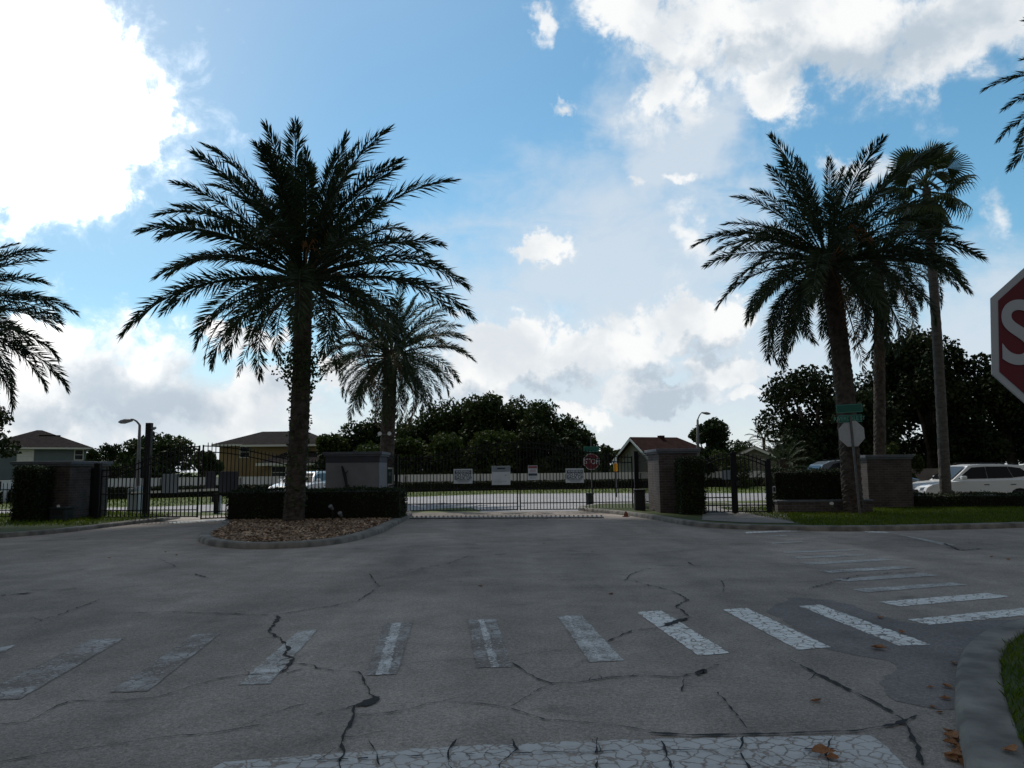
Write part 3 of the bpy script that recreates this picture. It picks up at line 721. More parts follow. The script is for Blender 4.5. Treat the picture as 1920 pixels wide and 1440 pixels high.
def tree(name, label, base, blobs, n, size, seed, m, trunk_r=0.25, group=None, cat='tree', inner=0.5):
    o = thing(name, label, cat, base, 0, group)
    V, F = crown_cards(blobs, n, size, seed, inner)
    quads('crown', V, F, m, o)
    r = random.Random(seed); tb = MB()
    top = max(b[2] for b in blobs); zlow = min(b[2]-b[5]*0.5 for b in blobs)
    fork = max(0.8, zlow*0.8)
    tb.tube([(0, 0, -0.05), (r.uniform(-.1, .1), r.uniform(-.1, .1), fork*0.5), (r.uniform(-.2, .2), r.uniform(-.2, .2), fork), (0, 0, top*0.8)], [trunk_r*1.25, trunk_r, trunk_r*0.9, trunk_r*0.25], 9)
    for b in blobs[:9]:
        c = Vector(b[:3]); a = Vector((0, 0, fork*r.uniform(0.8, 1.15)))
        tb.tube([a, a.lerp(c, 0.5)+Vector((0, 0, 0.12*(c-a).length)), c], [trunk_r*0.5, trunk_r*0.32, trunk_r*0.12], 6)
    tb.build('trunk', M_TRUNK, o, smooth=True)
    return o
def blobset(W_, H_, z0, seed, n=14, depth=None, top=1.0):
    """irregular crown of lumps inside an ellipsoid W_ x H_ standing on z0"""
    r = random.Random(seed); out = []; depth = depth or W_
    for i in range(n):
        an = r.uniform(0, 2*PI); rr = math.sqrt(r.random())*0.72; h = r.uniform(0.12, 0.90)
        k = math.sqrt(max(0.05, 1-(2*h-0.85)**2*0.9)) if h > 0.42 else 1.0
        s = r.uniform(0.24, 0.42)
        out.append((math.cos(an)*rr*W_/2*k, math.sin(an)*rr*depth/2*k, z0+h*H_*top - s*H_*0.1, W_*s*0.62, depth*s*0.62, H_*s*0.5))
    return out
def tree_px(label, px, py_top, w_px, Y, seed, m, n, size, group=None, name='broadleaf_tree', zlow=0.25, nb=14, trunk_r=0.22, cat='tree', inner=0.5):
    t = P(px, py_top, Y); w = w_px*Y/F_PX; H = t.z
    b = blobset(w, H*(1-zlow)*1.08, H*zlow, seed, nb)
    zz_ = max(q[2]+q[5] for q in b); k = H/zz_
    b = [(q[0], q[1], q[2]*k, q[3], q[4], q[5]) for q in b]
    return tree(name, label, (t.x, Y, 0), b, n, size, seed, m, trunk_r, group, cat, inner)

# wood across the street: trees that can be told apart by place and colour
WG = 'trees of the wood across the street'
wood = [(628, 812, 70, 74, M_LEAF2, 'pale green low tree at the left end of the wood beside the ochre house'),
        (672, 790, 95, 76, M_LEAF, 'rounded tree of the wood just left of the farther date palm trunk'),
        (735, 765, 110, 77, M_LEAF, 'dark tree of the wood behind the farther date palm'),
        (800, 757, 110, 76, M_LEAF, 'dark tree of the wood just right of the farther date palm'),
        (862, 747, 105, 78, M_LEAF, 'tall tree of the wood above the left gate warning sign'),
        (905, 737, 95, 75, M_LEAF, 'tallest lobed tree at the top of the wood'),
        (958, 742, 100, 77, M_LEAF, 'tall tree of the wood above the meeting stiles of the main gate'),
        (1010, 752, 95, 75, M_LEAF, 'tall tree of the wood above the right gate warning sign'),
        (1048, 775, 85, 76, M_LEAF, 'sloping tree near the right end of the wood'),
        (1082, 800, 70, 74, M_LEAF, 'dark low tree at the right end of the wood behind the red stop sign'),
        (700, 832, 100, 68, M_LEAF2, 'bright green low tree in front of the wood beside the stucco pillar'),
        (770, 822, 110, 69, M_LEAF2, 'bright green low tree at the front of the wood left of the first gate sign'),
        (850, 812, 115, 68, M_LEAF2, 'yellowish green low tree at the front middle of the wood'),
        (930, 806, 115, 69, M_LEAF2, 'broad bushy tree at the front of the wood above the grey-headed sign'),
        (1005, 800, 110, 68, M_LEAFD, 'very dark bushy tree at the front of the wood left of the red stop sign'),
        (1062, 822, 80, 67, M_LEAFD, 'feathery dark tree at the front right of the wood')]
for i, (px, pt_, w, Y, m, lb) in enumerate(wood):
    tree_px(lb, px, pt_, w*1.15, Y, 100+i, m, 9000, 0.34, WG, zlow=0.02, nb=18, inner=0.35)
# hedge-like understorey closing the foot of the wood
# other far trees
tree_px('round dark tree behind the left gate', 300, 814, 165, 62, 201, M_LEAF, 12000, 0.32, zlow=0.0, nb=26, inner=0.3)
tree_px('sparse airy tree at the left edge above the blue-grey house', -12, 757, 110, 60, 202, M_LEAFD, 2600, 0.30, zlow=0.35, nb=10, inner=0.3)
FT = 'far trees on the skyline'
for px, pt_, w, Y, lb in [(172, 842, 40, 95, 'small far tree just right of the blue-grey house'), (210, 833, 46, 100, 'small far tree behind the low brown roof'),
                          (240, 845, 50, 90, 'low far tree left of the round dark tree'), (1140, 832, 60, 90, 'small far tree right of the wood'),
                          (1165, 843, 40, 85, 'pale small far tree left of the red-roofed house'), (1400, 822, 80, 100, 'low far tree right of the lobed street tree'),
                          (1480, 832, 80, 95, 'low far tree behind the small tan gable'), (1340, 828, 60, 72, 'light green bushy tree behind the walk gate'),
                          (388, 846, 44, 75, 'low tree between the round dark tree and the ochre house'), (600, 838, 40, 100, 'small far tree right of the ochre house roof'), (1265, 826, 34, 110, 'small far tree top above the red roof')]:
    tree_px(lb, px, pt_, w*1.2, Y, 210+px, M_LEAF2 if px in (1165, 1340) else M_LEAF, 3200, 0.36, FT, zlow=0.08, nb=10, inner=0.4)
tree_px('upright lobed green tree beside the right street lamp', 1325, 785, 92, 66, 231, M_LEAF, 5200, 0.34, zlow=0.22, nb=13, inner=0.4)
# big oaks on the right
OG = 'large dark oaks on the right'
for px, pt_, w, Y, sd_, nb, lb in [(1528, 684, 175, 43, 301, 17, 'dark spreading oak left of the leaning sign post'), (1650, 640, 130, 46, 302, 17, 'dark oak behind the slim palm trunk'),
                               (1735, 612, 115, 44, 303, 15, 'dark oak with ragged top behind the fan palm'), (1805, 700, 120, 42, 304, 16, 'lower dark oak between the fan palm and the large stop sign'),
                               (1878, 648, 120, 42.5, 305, 16, 'dark oak behind the large red stop sign'), (1975, 630, 160, 43, 306, 18, 'dark oak at the right edge above the white car'),
                               (1600, 735, 150, 41, 307, 14, 'low dark oak behind the far right brick pillar')]:
    tree_px(lb, px, pt_, w*1.34, Y, sd_, M_LEAFD, 18000, 0.24, OG, name='oak_tree', zlow=0.15, nb=nb, trunk_r=0.3, inner=0.35)
# shrubs
def shrub_px(label, px, py_top, w_px, Y, seed, m, n, size, z0=0.0, group=None):
    t = P(px, py_top, Y); w = w_px*Y/F_PX; H = t.z - z0
    b = blobset(w, H, 0.0, seed, 8); zz_ = max(q[2]+q[5] for q in b); b = [(q[0], q[1], q[2]*H/zz_, q[3], q[4], min(q[5], H*0.3)) for q in b]
    o = thing('shrub', label, 'shrub', (t.x, Y, z0), 0, group)
    V, F = crown_cards(b, n, size, seed, 0.3); V[:, 2] = np.abs(V[:, 2]); quads('foliage', V, F, m, o)
    st_ = MB()
    for q in b[:5]: st_.tube([(0, 0, 0), (q[0]*0.4, q[1]*0.4, q[2]*0.6), q[:3]], [0.03, 0.02, 0.008], 5)
    st_.build('stem', M_TRUNK, o)
    return o
shrub_px('yellow-green shrub behind the far right brick pillar', 1668, 828, 60, 36.5, 401, M_LEAF2, 2600, 0.13)
shrub_px('yellow-green shrub between the brick pillar and the fan palm', 1712, 850, 56, 37.5, 402, M_LEAF2, 2600, 0.13)
shrub_px('pale green shrub behind the arched walk gate', 1360, 842, 90, 60, 403, M_LEAF2, 2600, 0.22)

# clipped hedges
def hedge_cards(x0, x1, y0, y1, z0, z1, n, size, seed):
    r = np.random.default_rng(seed)
    lx, ly, lz = x1-x0, y1-y0, z1-z0
    A = np.array([lx*lz, lx*lz, ly*lz, ly*lz, lx*ly*1.2]); A /= A.sum()
    f = r.choice(5, n, p=A); a, b = r.random(n), r.random(n)
    c = np.zeros((n, 3)); e = r.normal(0, 0.024, n)+np.where(r.random(n) < 0.06, 0.045, 0)
    for k in range(5):
        s = f == k
        if k < 2: c[s] = np.stack([x0+a[s]*lx, (y0-e[s] if k == 0 else y1+e[s]), z0+b[s]*lz], 1)
        elif k < 4: c[s] = np.stack([(x0-e[s] if k == 2 else x1+e[s]), y0+a[s]*ly, z0+b[s]*lz], 1)
        else: c[s] = np.stack([x0+a[s]*lx, y0+b[s]*ly, z1+e[s]], 1)
    # soften corners and let the surface roll a little
    c[:, 2] += 0.02*np.sin(c[:, 0]*2.3+seed)+0.015*np.sin(c[:, 0]*5.1)
    t = r.normal(0, 1, (n, 3)); t /= np.linalg.norm(t, axis=1)[:, None]
    q = np.cross(t, r.normal(0, 1, (n, 3))); q /= np.linalg.norm(q, axis=1)[:, None]
    s = (size*r.uniform(0.6, 1.3, n))[:, None]
    V = np.stack([c-t*s*0.5, c+q*s*0.3, c+t*s*0.5, c-q*s*0.3], 1).reshape(-1, 3)
    return V, np.arange(n*4).reshape(n, 4)
def hedge(name, label, loc, rz, L, D, H, n, size, seed, m=M_HEDGE, cat='hedge', group=None):
    o = thing(name, label, cat, loc, rz, group)
    V, F = hedge_cards(0, L, 0, D, 0.02, H, n, size, seed)
    quads('foliage', V, F, m, o)
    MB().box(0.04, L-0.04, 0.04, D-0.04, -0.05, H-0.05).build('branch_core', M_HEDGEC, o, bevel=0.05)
    return o
hedge('clipped_hedge', 'long clipped hedge in front of the grey stucco pillar on the island', (-9.15, 24.9, 0.10), 0, 5.55, 1.5, 0.93, 15000, 0.06, 11)
hedge('clipped_hedge', 'tall narrow clipped shrub in front of the brick pillar beside the walk gate', (5.45, 25.35, 0.12), 0, 0.80, 0.8, 1.80, 8000, 0.06, 12, cat='shrub')
hedge('clipped_hedge', 'tall narrow clipped shrub in front of the left brick pillar', (-16.0, 24.9, 0.10), 0, 0.85, 0.8, 1.72, 9000, 0.06, 13, cat='shrub')
hedge('clipped_hedge', 'dark clipped hedge behind the low brick wall right of the walk gate', (8.75, 26.05, 0.12), 0, 2.75, 1.0, 1.38, 12000, 0.06, 14)
hedge('clipped_hedge', 'low clipped hedge in front of the white car', (14.4, 27.9, 0.12), R(-3), 12.0, 1.0, 0.47, 16000, 0.06, 15)

# white boundary wall and the hedge in front of it across the street
def wall_line(name, pts, H, th, m, label, cat, capw=0.0):
    o = thing(name, label, cat, (pts[0][0], pts[0][1], 0))
    mb = MB(); cp = MB(); ps = MB()
    p0 = Vector(pts[0])
    for i, (a, b) in enumerate(zip(pts[:-1], pts[1:])):
        a, b = Vector(a)-p0, Vector(b)-p0
        n = max(1, int((b-a).length/2.44))
        mb.bar((a.x, a.y, H/2), (b.x, b.y, H/2), H, th, up=(-(b-a).y, (b-a).x, 0))
        if capw:
            cp.bar((a.x, a.y, H+0.02), (b.x, b.y, H+0.02), 0.06, capw, up=(-(b-a).y, (b-a).x, 0))
        for k in range(n+1):
            q = a.lerp(b, k/n); ps.box(q.x-0.07, q.x+0.07, q.y-0.07, q.y+0.07, 0, H+0.02)
    mb.build('panel', m, o); ps.build('post_row', m, o)
    if capw: cp.build('coping', m, o)
    return o
# a wall through the points seen in the photograph
wp = []
for px, py, Y in [(-260, 915, 40.5), (0, 907, 44), (170, 904, 49), (300, 901, 52), (450, 897, 55), (600, 894, 58), (760, 891, 60), (900, 889, 62), (1060, 886, 63.5), (1200, 884.5, 65), (1400, 882.5, 66.5), (1560, 881.5, 68)]:
    wp.append(((P(px, py, Y).x, Y)))
wall_line('boundary_wall', wp, 1.22, 0.12, M_WHITE, 'long low white panel wall across the street', 'wall', 0.16)
hg = thing('clipped_hedge', 'long dark hedge in front of the white wall across the street', 'hedge', (0, 0, 0))
Vs, Fs, off = [], [], 0; core = MB()
for i, (a, b) in enumerate(zip(wp[:-1], wp[1:])):
    a, b = Vector(a), Vector(b); L = (b-a).length; an = math.atan2((b-a).y, (b-a).x)
    V, F = hedge_cards(0, L, -1.9, -0.7, 0, 0.66, 2600, 0.16, 500+i)
    c, s_ = math.cos(an), math.sin(an)
    X = a.x + V[:, 0]*c - V[:, 1]*s_; Yv = a.y + V[:, 0]*s_ + V[:, 1]*c
    Vs.append(np.stack([X, Yv, V[:, 2]], 1)); Fs.append(F+off); off += len(V)
    t = (b-a).normalized(); q = Vector((-t.y, t.x))
    pp = [a-q*0.75, b-q*0.75, b-q*1.85, a-q*1.85]
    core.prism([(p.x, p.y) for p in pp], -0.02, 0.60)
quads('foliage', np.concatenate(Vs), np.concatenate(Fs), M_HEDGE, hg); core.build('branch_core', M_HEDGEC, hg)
# brown boundary wall behind the white car
wall_line('boundary_wall', [(14.6, 37.6), (24, 37.2), (40, 36.8)], 1.42, 0.2, M_WALLBR, 'dark brown wall behind the white car', 'wall', 0.26)

# ------------------------------------------------------------------ palms
def frond_mesh(name, L, droop, leaf, seed, m, npair=124, curl=1.5, start=0.16):
    r = np.random.default_rng(seed)
    K = 16; s = np.linspace(0, 1, K); th = -droop*s**curl
    dx = np.cos(th); dz = np.sin(th); ds = L/(K-1)
    X = np.concatenate([[0], np.cumsum((dx[1:]+dx[:-1])/2)*ds]); Z = np.concatenate([[0], np.cumsum((dz[1:]+dz[:-1])/2)*ds])
    Yw = 0.05*L*np.sin(s*2.2+seed)*s
    mb = MB(); mb.tube([(X[i], Yw[i], Z[i]) for i in range(K)], [0.045*(1-s[i])**0.8*L/5+0.006 for i in range(K)], 5)
    V = [np.array(mb.v)]; F4 = [f for f in mb.f if len(f) == 4]; off = len(mb.v)
    qs = []
    for sd_ in (-1, 1):
        t = np.linspace(start, 0.995, npair) + r.normal(0, 0.004, npair)
        t = np.clip(t, 0, 1)
        px_ = np.interp(t, s, X); py_ = np.interp(t, s, Yw); pz_ = np.interp(t, s, Z); a = np.interp(t, s, th)
        T = np.stack([np.cos(a), np.zeros_like(a), np.sin(a)], 1); Nn = np.stack([-np.sin(a), np.zeros_like(a), np.cos(a)], 1)
        S = np.array([0, sd_, 0])[None, :]
        fa = np.interp(t, [0, 0.4, 0.8, 1], [R(64), R(54), R(42), R(20)]) + r.normal(0, R(6), npair)
        v = R(16) + r.normal(0, R(22), npair)
        D = T*np.cos(fa)[:, None] + S*(np.sin(fa)*np.cos(v))[:, None] + Nn*(np.sin(fa)*np.sin(v))[:, None]
        ln = leaf*np.interp(t, [0, start, start+0.12, 0.45, 0.8, 1], [0.25, 0.3, 0.75, 1.0, 0.85, 0.42])*r.uniform(0.82, 1.12, npair)
        Wd = np.cross(D, Nn); Wd /= np.linalg.norm(Wd, axis=1)[:, None]
        tw = r.normal(0, 0.6, npair)[:, None]
        Wd = Wd*np.cos(tw) + Nn*np.sin(tw)
        w = (0.0215*L/5*1.15)
        c = np.stack([px_, py_, pz_], 1)
        midp = c + D*(ln*0.45)[:, None]; tip = c + D*ln[:, None] + np.array([0, 0, -1])*(ln*r.uniform(0.05, 0.22, npair))[:, None]
        qs.append(np.stack([c, midp+Wd*w, tip, midp-Wd*w], 1).reshape(-1, 3))
    Q = np.concatenate(qs); nq = len(Q)//4
    me = bpy.data.meshes.new(name)
    allV = np.concatenate([V[0], Q])
    faces = [list(f) for f in F4] + (np.arange(nq*4).reshape(nq, 4)+off).tolist()
    me.from_pydata(allV.tolist(), [], faces); me.materials.append(m); me.update()
    return me
FR = {}
for k, (dr, cu) in enumerate([(0.40, 1.6), (0.75, 1.7), (1.05, 1.7), (1.30, 1.7), (1.60, 1.7)]):
    FR[k] = [frond_mesh('frond', 5.0, dr, 0.71, 10*k+j, M_FROND, curl=cu) for j in range(3)]
FRB = [frond_mesh('frond', 5.0, 1.0+0.25*j, 0.50, 90+j, M_FRONDB, npair=46) for j in range(2)]
def palm_trunk(path, r0, r1, parent, m=M_BARK, boots=True, seed=1, flare=1.25, head=1.0):
    r = random.Random(seed); path = [Vector(p) for p in path]
    L = sum((b-a).length for a, b in zip(path[:-1], path[1:])); K = max(20, int(L/(0.055 if boots else 0.14))); n = 20 if boots else 14
    pts = []
    cum = [0]
    for a, b in zip(path[:-1], path[1:]): cum.append(cum[-1]+(b-a).length)
    for i in range(K+1):
        d = L*i/K
        for j in range(len(path)-1):
            if d <= cum[j+1]+1e-6:
                # catmull-rom for a gentle bend
                p0, p1, p2, p3 = path[max(j-1, 0)], path[j], path[j+1], path[min(j+2, len(path)-1)]
                t = (d-cum[j])/(cum[j+1]-cum[j])
                pts.append(0.5*((2*p1)+(p2-p0)*t+(2*p0-5*p1+4*p2-p3)*t*t+(3*p1-p0-3*p2+p3)*t**3)); break
    mb = MB(); mb.v = []
    for i, p in enumerate(pts):
        t = i/K; base = r0*(1-t)+r1*t
        base *= 1+(flare-1)*math.exp(-t*L/0.35)
        if head > 1: base *= 1+(head-1)*max(0, 1-(1-t)*L/1.0)
        for j in range(n):
            an = 2*PI*j/n
            if boots:
                ph = (t*L/0.17 + j*0.5 + 0.15*math.sin(j*1.7)) % 1.0
                k = 1+0.15*ph*(0.6+0.4*math.sin(j*2.1+i*0.31)) + r.uniform(-0.03, 0.03)
            else: k = 1+0.03*math.sin(i*2.2)+r.uniform(-0.025, 0.025)
            mb.v.append((p.x+math.cos(an)*base*k, p.y+math.sin(an)*base*k, p.z))
    for i in range(K):
        for j in range(n):
            mb.f.append((i*n+j, i*n+(j+1) % n, (i+1)*n+(j+1) % n, (i+1)*n+j)); mb.m.append(0)
    mb.f.append(tuple(K*n+j for j in range(n))); mb.m.append(0)
    return mb.build('trunk', m, parent)
def date_palm(label, base, crown, Lf, nf, seed, r0=0.36, r1=0.33, el_hi=84, el_lo=-42, brown=4, stalks=0, lean=None, group='date palms around the gates', power=0.85):
    r = random.Random(seed)
    o = thing('date_palm', label, 'palm tree', base, 0, group)
    top = Vector(crown)-Vector(base)
    mid_ = top*0.5 + Vector((lean or (0, 0, 0)))
    palm_trunk([(0, 0, -0.1), mid_, top+Vector((0, 0, 0.28))], r0, r1, o, seed=seed, head=1.35)
    ga = PI*(3-math.sqrt(5))
    for i in range(nf):
        t = (i+0.5)/nf
        el = el_hi - (el_hi-el_lo)*t**power + r.uniform(-7, 7)
        az = i*ga + r.uniform(-0.42, 0.42)
        k = 0 if el > 65 else 1 if el > 38 else 2 if el > 8 else (3 if r.random() < 0.6 else 2) if el > -20 else r.choice((3, 4, 2))
        me = r.choice(FR[k])
        if i >= nf-brown: me = r.choice(FRB)
        f = link('frond', me, o)
        sc_ = Lf/5.0*r.uniform(0.80, 1.08)*(0.80 if el > 72 else 0.93 if el > 55 else 1.0 if el > -2 else 0.86)
        f.scale = (sc_, sc_*r.uniform(0.9, 1.1), sc_)
        rr = 0.16+0.12*t
        f.location = top + Vector((math.cos(az)*rr, math.sin(az)*rr, 0.30*(1-t)-0.28*t))
        f.rotation_euler = (r.uniform(-0.4, 0.4), -R(el), az)
        f.rotation_mode = 'XYZ'
        f.matrix_basis = Matrix.Translation(f.location) @ Matrix.Rotation(az, 4, 'Z') @ Matrix.Rotation(-R(el), 4, 'Y') @ Matrix.Rotation(r.uniform(-0.5, 0.5), 4, 'X') @ Matrix.Diagonal((sc_, sc_, sc_, 1))
    for i in range(stalks):
        az = r.uniform(0, 2*PI); mb = MB(); e = R(r.uniform(20, 45)); ln = Lf*0.22
        a = Vector((math.cos(az)*0.2, math.sin(az)*0.2, 0.1)); d = Vector((math.cos(az)*math.cos(e), math.sin(az)*math.cos(e), math.sin(e)))
        tip = a+d*ln
        mb.tube([a, a+d*ln*0.6, tip], [0.03, 0.025, 0.015], 6)
        for q in range(14):
            dd = (d+Vector((r.uniform(-.5, .5), r.uniform(-.5, .5), r.uniform(-.7, .1)))).normalized()
            mb.tube([tip, tip+dd*ln*0.35, tip+dd*ln*0.5+Vector((0, 0, -0.2*ln))], [0.012, 0.010, 0.006], 4)
        s_ = mb.build('fruit_stalk', M_STALK, o); s_.location = top
    return o
pb = G(550, 978, 0.1); pb.z = 0.08
pc = P(570, 520, pb.y)
palm1 = date_palm('tall date palm with ivied trunk on the mulched island', pb, pc, 5.2, 80, 3, 0.30, 0.25, lean=(0.06, 0, 0), stalks=7, el_lo=-27, power=0.95, brown=5)
# ivy on its trunk
r_ = np.random.default_rng(8); nv = 1500
zt = np.concatenate([np.clip(r_.normal(0.63, 0.055, 1100), 0.4, 0.8), r_.uniform(0.05, 0.55, 400)])*(pc.z-pb.z); an = r_.uniform(0, 2*PI, nv)
frac = zt/(pc.z-pb.z)
rad = 0.31 + np.where(zt > 0.5*(pc.z-pb.z), r_.gamma(1.6, 0.13, nv)*np.exp(-((frac-0.63)/0.07)**2)*1.3, r_.gamma(1, 0.02, nv))
top = pc-pb
cx = top.x*frac + 0.06*4*frac*(1-frac) + np.cos(an)*rad; cy = top.y*frac + np.sin(an)*rad
cc = np.stack([cx, cy, zt], 1)
t = r_.normal(0, 1, (nv, 3)); t /= np.linalg.norm(t, axis=1)[:, None]; q = np.cross(t, r_.normal(0, 1, (nv, 3))); q /= np.linalg.norm(q, axis=1)[:, None]
s_ = r_.uniform(0.06, 0.13, nv)[:, None]
quads('ivy', np.stack([cc-t*s_*0.5, cc+q*s_*0.4, cc+t*s_*0.5, cc-q*s_*0.4], 1).reshape(-1, 3), np.arange(nv*4).reshape(nv, 4), M_IVY, palm1)

Y2 = 39.0
b2 = Vector((P(722, 940, Y2).x, Y2, 0)); c2 = P(733, 668, Y2)
date_palm('smaller date palm beyond the grey stucco pillar', b2, c2, 4.15, 84, 14, 0.36, 0.32, el_lo=-52, brown=5, power=0.8)
Y3 = 22.0
c3 = P(-150, 600, Y3); date_palm('date palm at the left edge with only frond tips in view', (c3.x, Y3, 0.0), c3, 4.15, 90, 27, el_lo=-45)
b4 = G(1600, 962, 0.12); b4.z = 0.1; c4 = P(1553, 492, b4.y)
date_palm('date palm with leaning trunk behind the street name post', b4, c4, 4.3, 86, 33, 0.30, 0.27, el_lo=-50, power=0.8, stalks=9, lean=(0.12, 0, 0))
Y5 = 33.0
b5 = Vector((P(1646, 880, Y5).x, Y5, 0)); c5 = P(1648, 492, Y5)
date_palm('slim-trunked date palm behind the leaning date palm', b5, c5, 3.9, 52, 47, 0.24, 0.20, el_lo=-45, el_hi=60, power=0.7)
Y6 = 13.0
c6 = P(2112, 185, Y6); date_palm('date palm at the upper right edge with only frond tips in view', (c6.x, Y6, 0.1), c6, 2.05, 60, 58, el_lo=-60)

# fan palm
def fan_leaf_mesh(seed, droop):
    r = np.random.default_rng(seed); V = []; F = []
    mb = MB(); Lp = 0.9
    mb.tube([(0, 0, 0), (Lp*0.5, 0, 0.03), (Lp, 0, -0.03)], [0.03, 0.022, 0.016], 5)
    V = list(mb.v); F = [f for f in mb.f if len(f) == 4]
    n = 30
    for i in range(n):
        a = -2.1+4.2*i/(n-1); ln = 0.95*(1-0.25*(abs(a)/2.1)**2)*r.uniform(0.9, 1.05)
        d = np.array([math.cos(a), math.sin(a), -0.12*abs(math.sin(a))]); pw = np.array([-math.sin(a), math.cos(a), 0.35])*0.034
        p0 = np.array([Lp, 0, -0.03]); p1 = p0+d*ln*0.45; p2 = p0+d*ln*0.75+np.array([0, 0, -droop*0.10]); p3 = p0+d*ln*(0.95-0.1*droop)+np.array([0, 0, -droop*r.uniform(0.22, 0.42)])
        o_ = len(V); V += [tuple(p0), tuple(p1+pw), tuple(p1-pw), tuple(p2+pw*0.7), tuple(p2-pw*0.7), tuple(p3)]
        F += [(o_, o_+1, o_+2), (o_+1, o_+3, o_+4, o_+2), (o_+3, o_+5, o_+4)]
    me = bpy.data.meshes.new('fan_leaf'); me.from_pydata([tuple(v) for v in V], [], F); me.materials.append(M_FAN); me.update()
    return me
FAN = [fan_leaf_mesh(i, d) for i, d in enumerate((0.3, 0.9, 1.4))]
Y7 = 28.6
b7 = Vector((P(1774, 945, Y7).x, Y7, 0.1)); c7 = P(1737, 352, Y7)
fp = thing('fan_palm', 'tall slim fan palm with pale trunk in front of the white car', 'palm tree', b7)
tp = c7-b7
palm_trunk([(0, 0, -0.1), tp*0.5+Vector((0.05, 0, 0)), tp], 0.20, 0.15, fp, M_BARKP, False, 5, 1.5)
rr_ = random.Random(9)
for i in range(32):
    t_ = (i+0.5)/32; el = 82-132*t_**0.9+rr_.uniform(-8, 8); az = i*PI*(3-math.sqrt(5))+rr_.uniform(-.3, .3)
    f = link('fan_leaf', FAN[0 if el > 40 else 1 if el > -5 else 2], fp); k = rr_.uniform(0.92, 1.15)
    f.matrix_basis = Matrix.Translation(tp+Vector((0, 0, 0.2*(1-t_)-0.35*t_))) @ Matrix.Rotation(az, 4, 'Z') @ Matrix.Rotation(-R(el), 4, 'Y') @ Matrix.Rotation(rr_.uniform(-.5, .5), 4, 'X') @ Matrix.Diagonal((k, k, k, 1))
# dead leaves hanging under the crown
for i in range(7):
    az = i*0.9; f = link('fan_leaf', FAN[2], fp)
    f.matrix_basis = Matrix.Translation(tp+Vector((0, 0, -0.5))) @ Matrix.Rotation(az, 4, 'Z') @ Matrix.Rotation(R(68), 4, 'Y') @ Matrix.Diagonal((0.9, 0.7, 0.9, 1))
# palmetto by the hedge and a far small palm
def small_palm(label, px, py, Y, Lf, n, seed, hi, zb=0.0):
    c = P(px, py, Y); date_palm(label, (c.x, Y, zb), c, Lf, n, seed, 0.16, 0.14, el_hi=hi, el_lo=-30, brown=n//3, group='small feather palms')
small_palm('low dry-fronded palm above the hedge right of the walk gate', 1470, 874, 31.0, 1.15, 34, 71, 70)
small_palm('small far palm poking above the skyline trees', 1432, 825, 85.0, 2.2, 26, 72, 75)

# ------------------------------------------------------------------ pillars, gates, fences
def pillar(label, x0, x1, y0, y1, z1, body_m, zb=0.1, cap_shadow=None, cap_over=0.10):
    o = thing('brick_pillar' if body_m is BRICK else 'stucco_pillar', label, 'pillar', ((x0+x1)/2, (y0+y1)/2, zb))
    hx, hy = (x1-x0)/2, (y1-y0)/2; H = z1-zb
    MB().box(-hx, hx, -hy, hy, -0.1, H-0.16).build('body', body_m, o, bevel=0.01)
    c = MB(); c.box(-hx-cap_over*0.55, hx+cap_over*0.55, -hy-cap_over*0.55, hy+cap_over*0.55, H-0.16, H-0.10)
    c.box(-hx-cap_over, hx+cap_over, -hy-cap_over, hy+cap_over, H-0.0985, H)
    c.build('cap', M_CAP, o, bevel=0.012)
    if cap_shadow:
        MB().box(-hx-0.012, hx+0.012, -hy-0.012, hy+0.012, H-0.38, H-0.162).build('cap_shadow', cap_shadow, o)  # dark collar standing in for the shadow under the cap
    return o
pillar('grey stucco pillar behind the island hedge', -6.62, -4.72, 27.5, 29.3, 2.30, M_STUCCO, cap_shadow=mat('cap_shadow_dark', (0.07, 0.07, 0.085), 0.9))
pillar('broad brick pillar between the main gate and the walk gate', 4.98, 6.30, 26.5, 28.7, 2.28, BRICK)
pillar('left brick pillar with utility box at its foot', -16.6, -14.75, 25.9, 28.4, 2.05, BRICK)
pillar('far right brick pillar left of the white car', 12.75, 14.35, 28.0, 29.6, 2.02, BRICK, cap_over=0.07)
lw = thing('brick_wall', 'low brick wall in front of the dark hedge right of the walk gate', 'wall', (8.66, 25.6, 0.12))
MB().box(0, 3.1, 0, 0.3, -0.1, 0.36).build('body', BRICK, lw, bevel=0.01)
MB().box(-0.03, 3.13, -0.03, 0.33, 0.3605, 0.42).build('coping', M_CAP, lw, bevel=0.01)

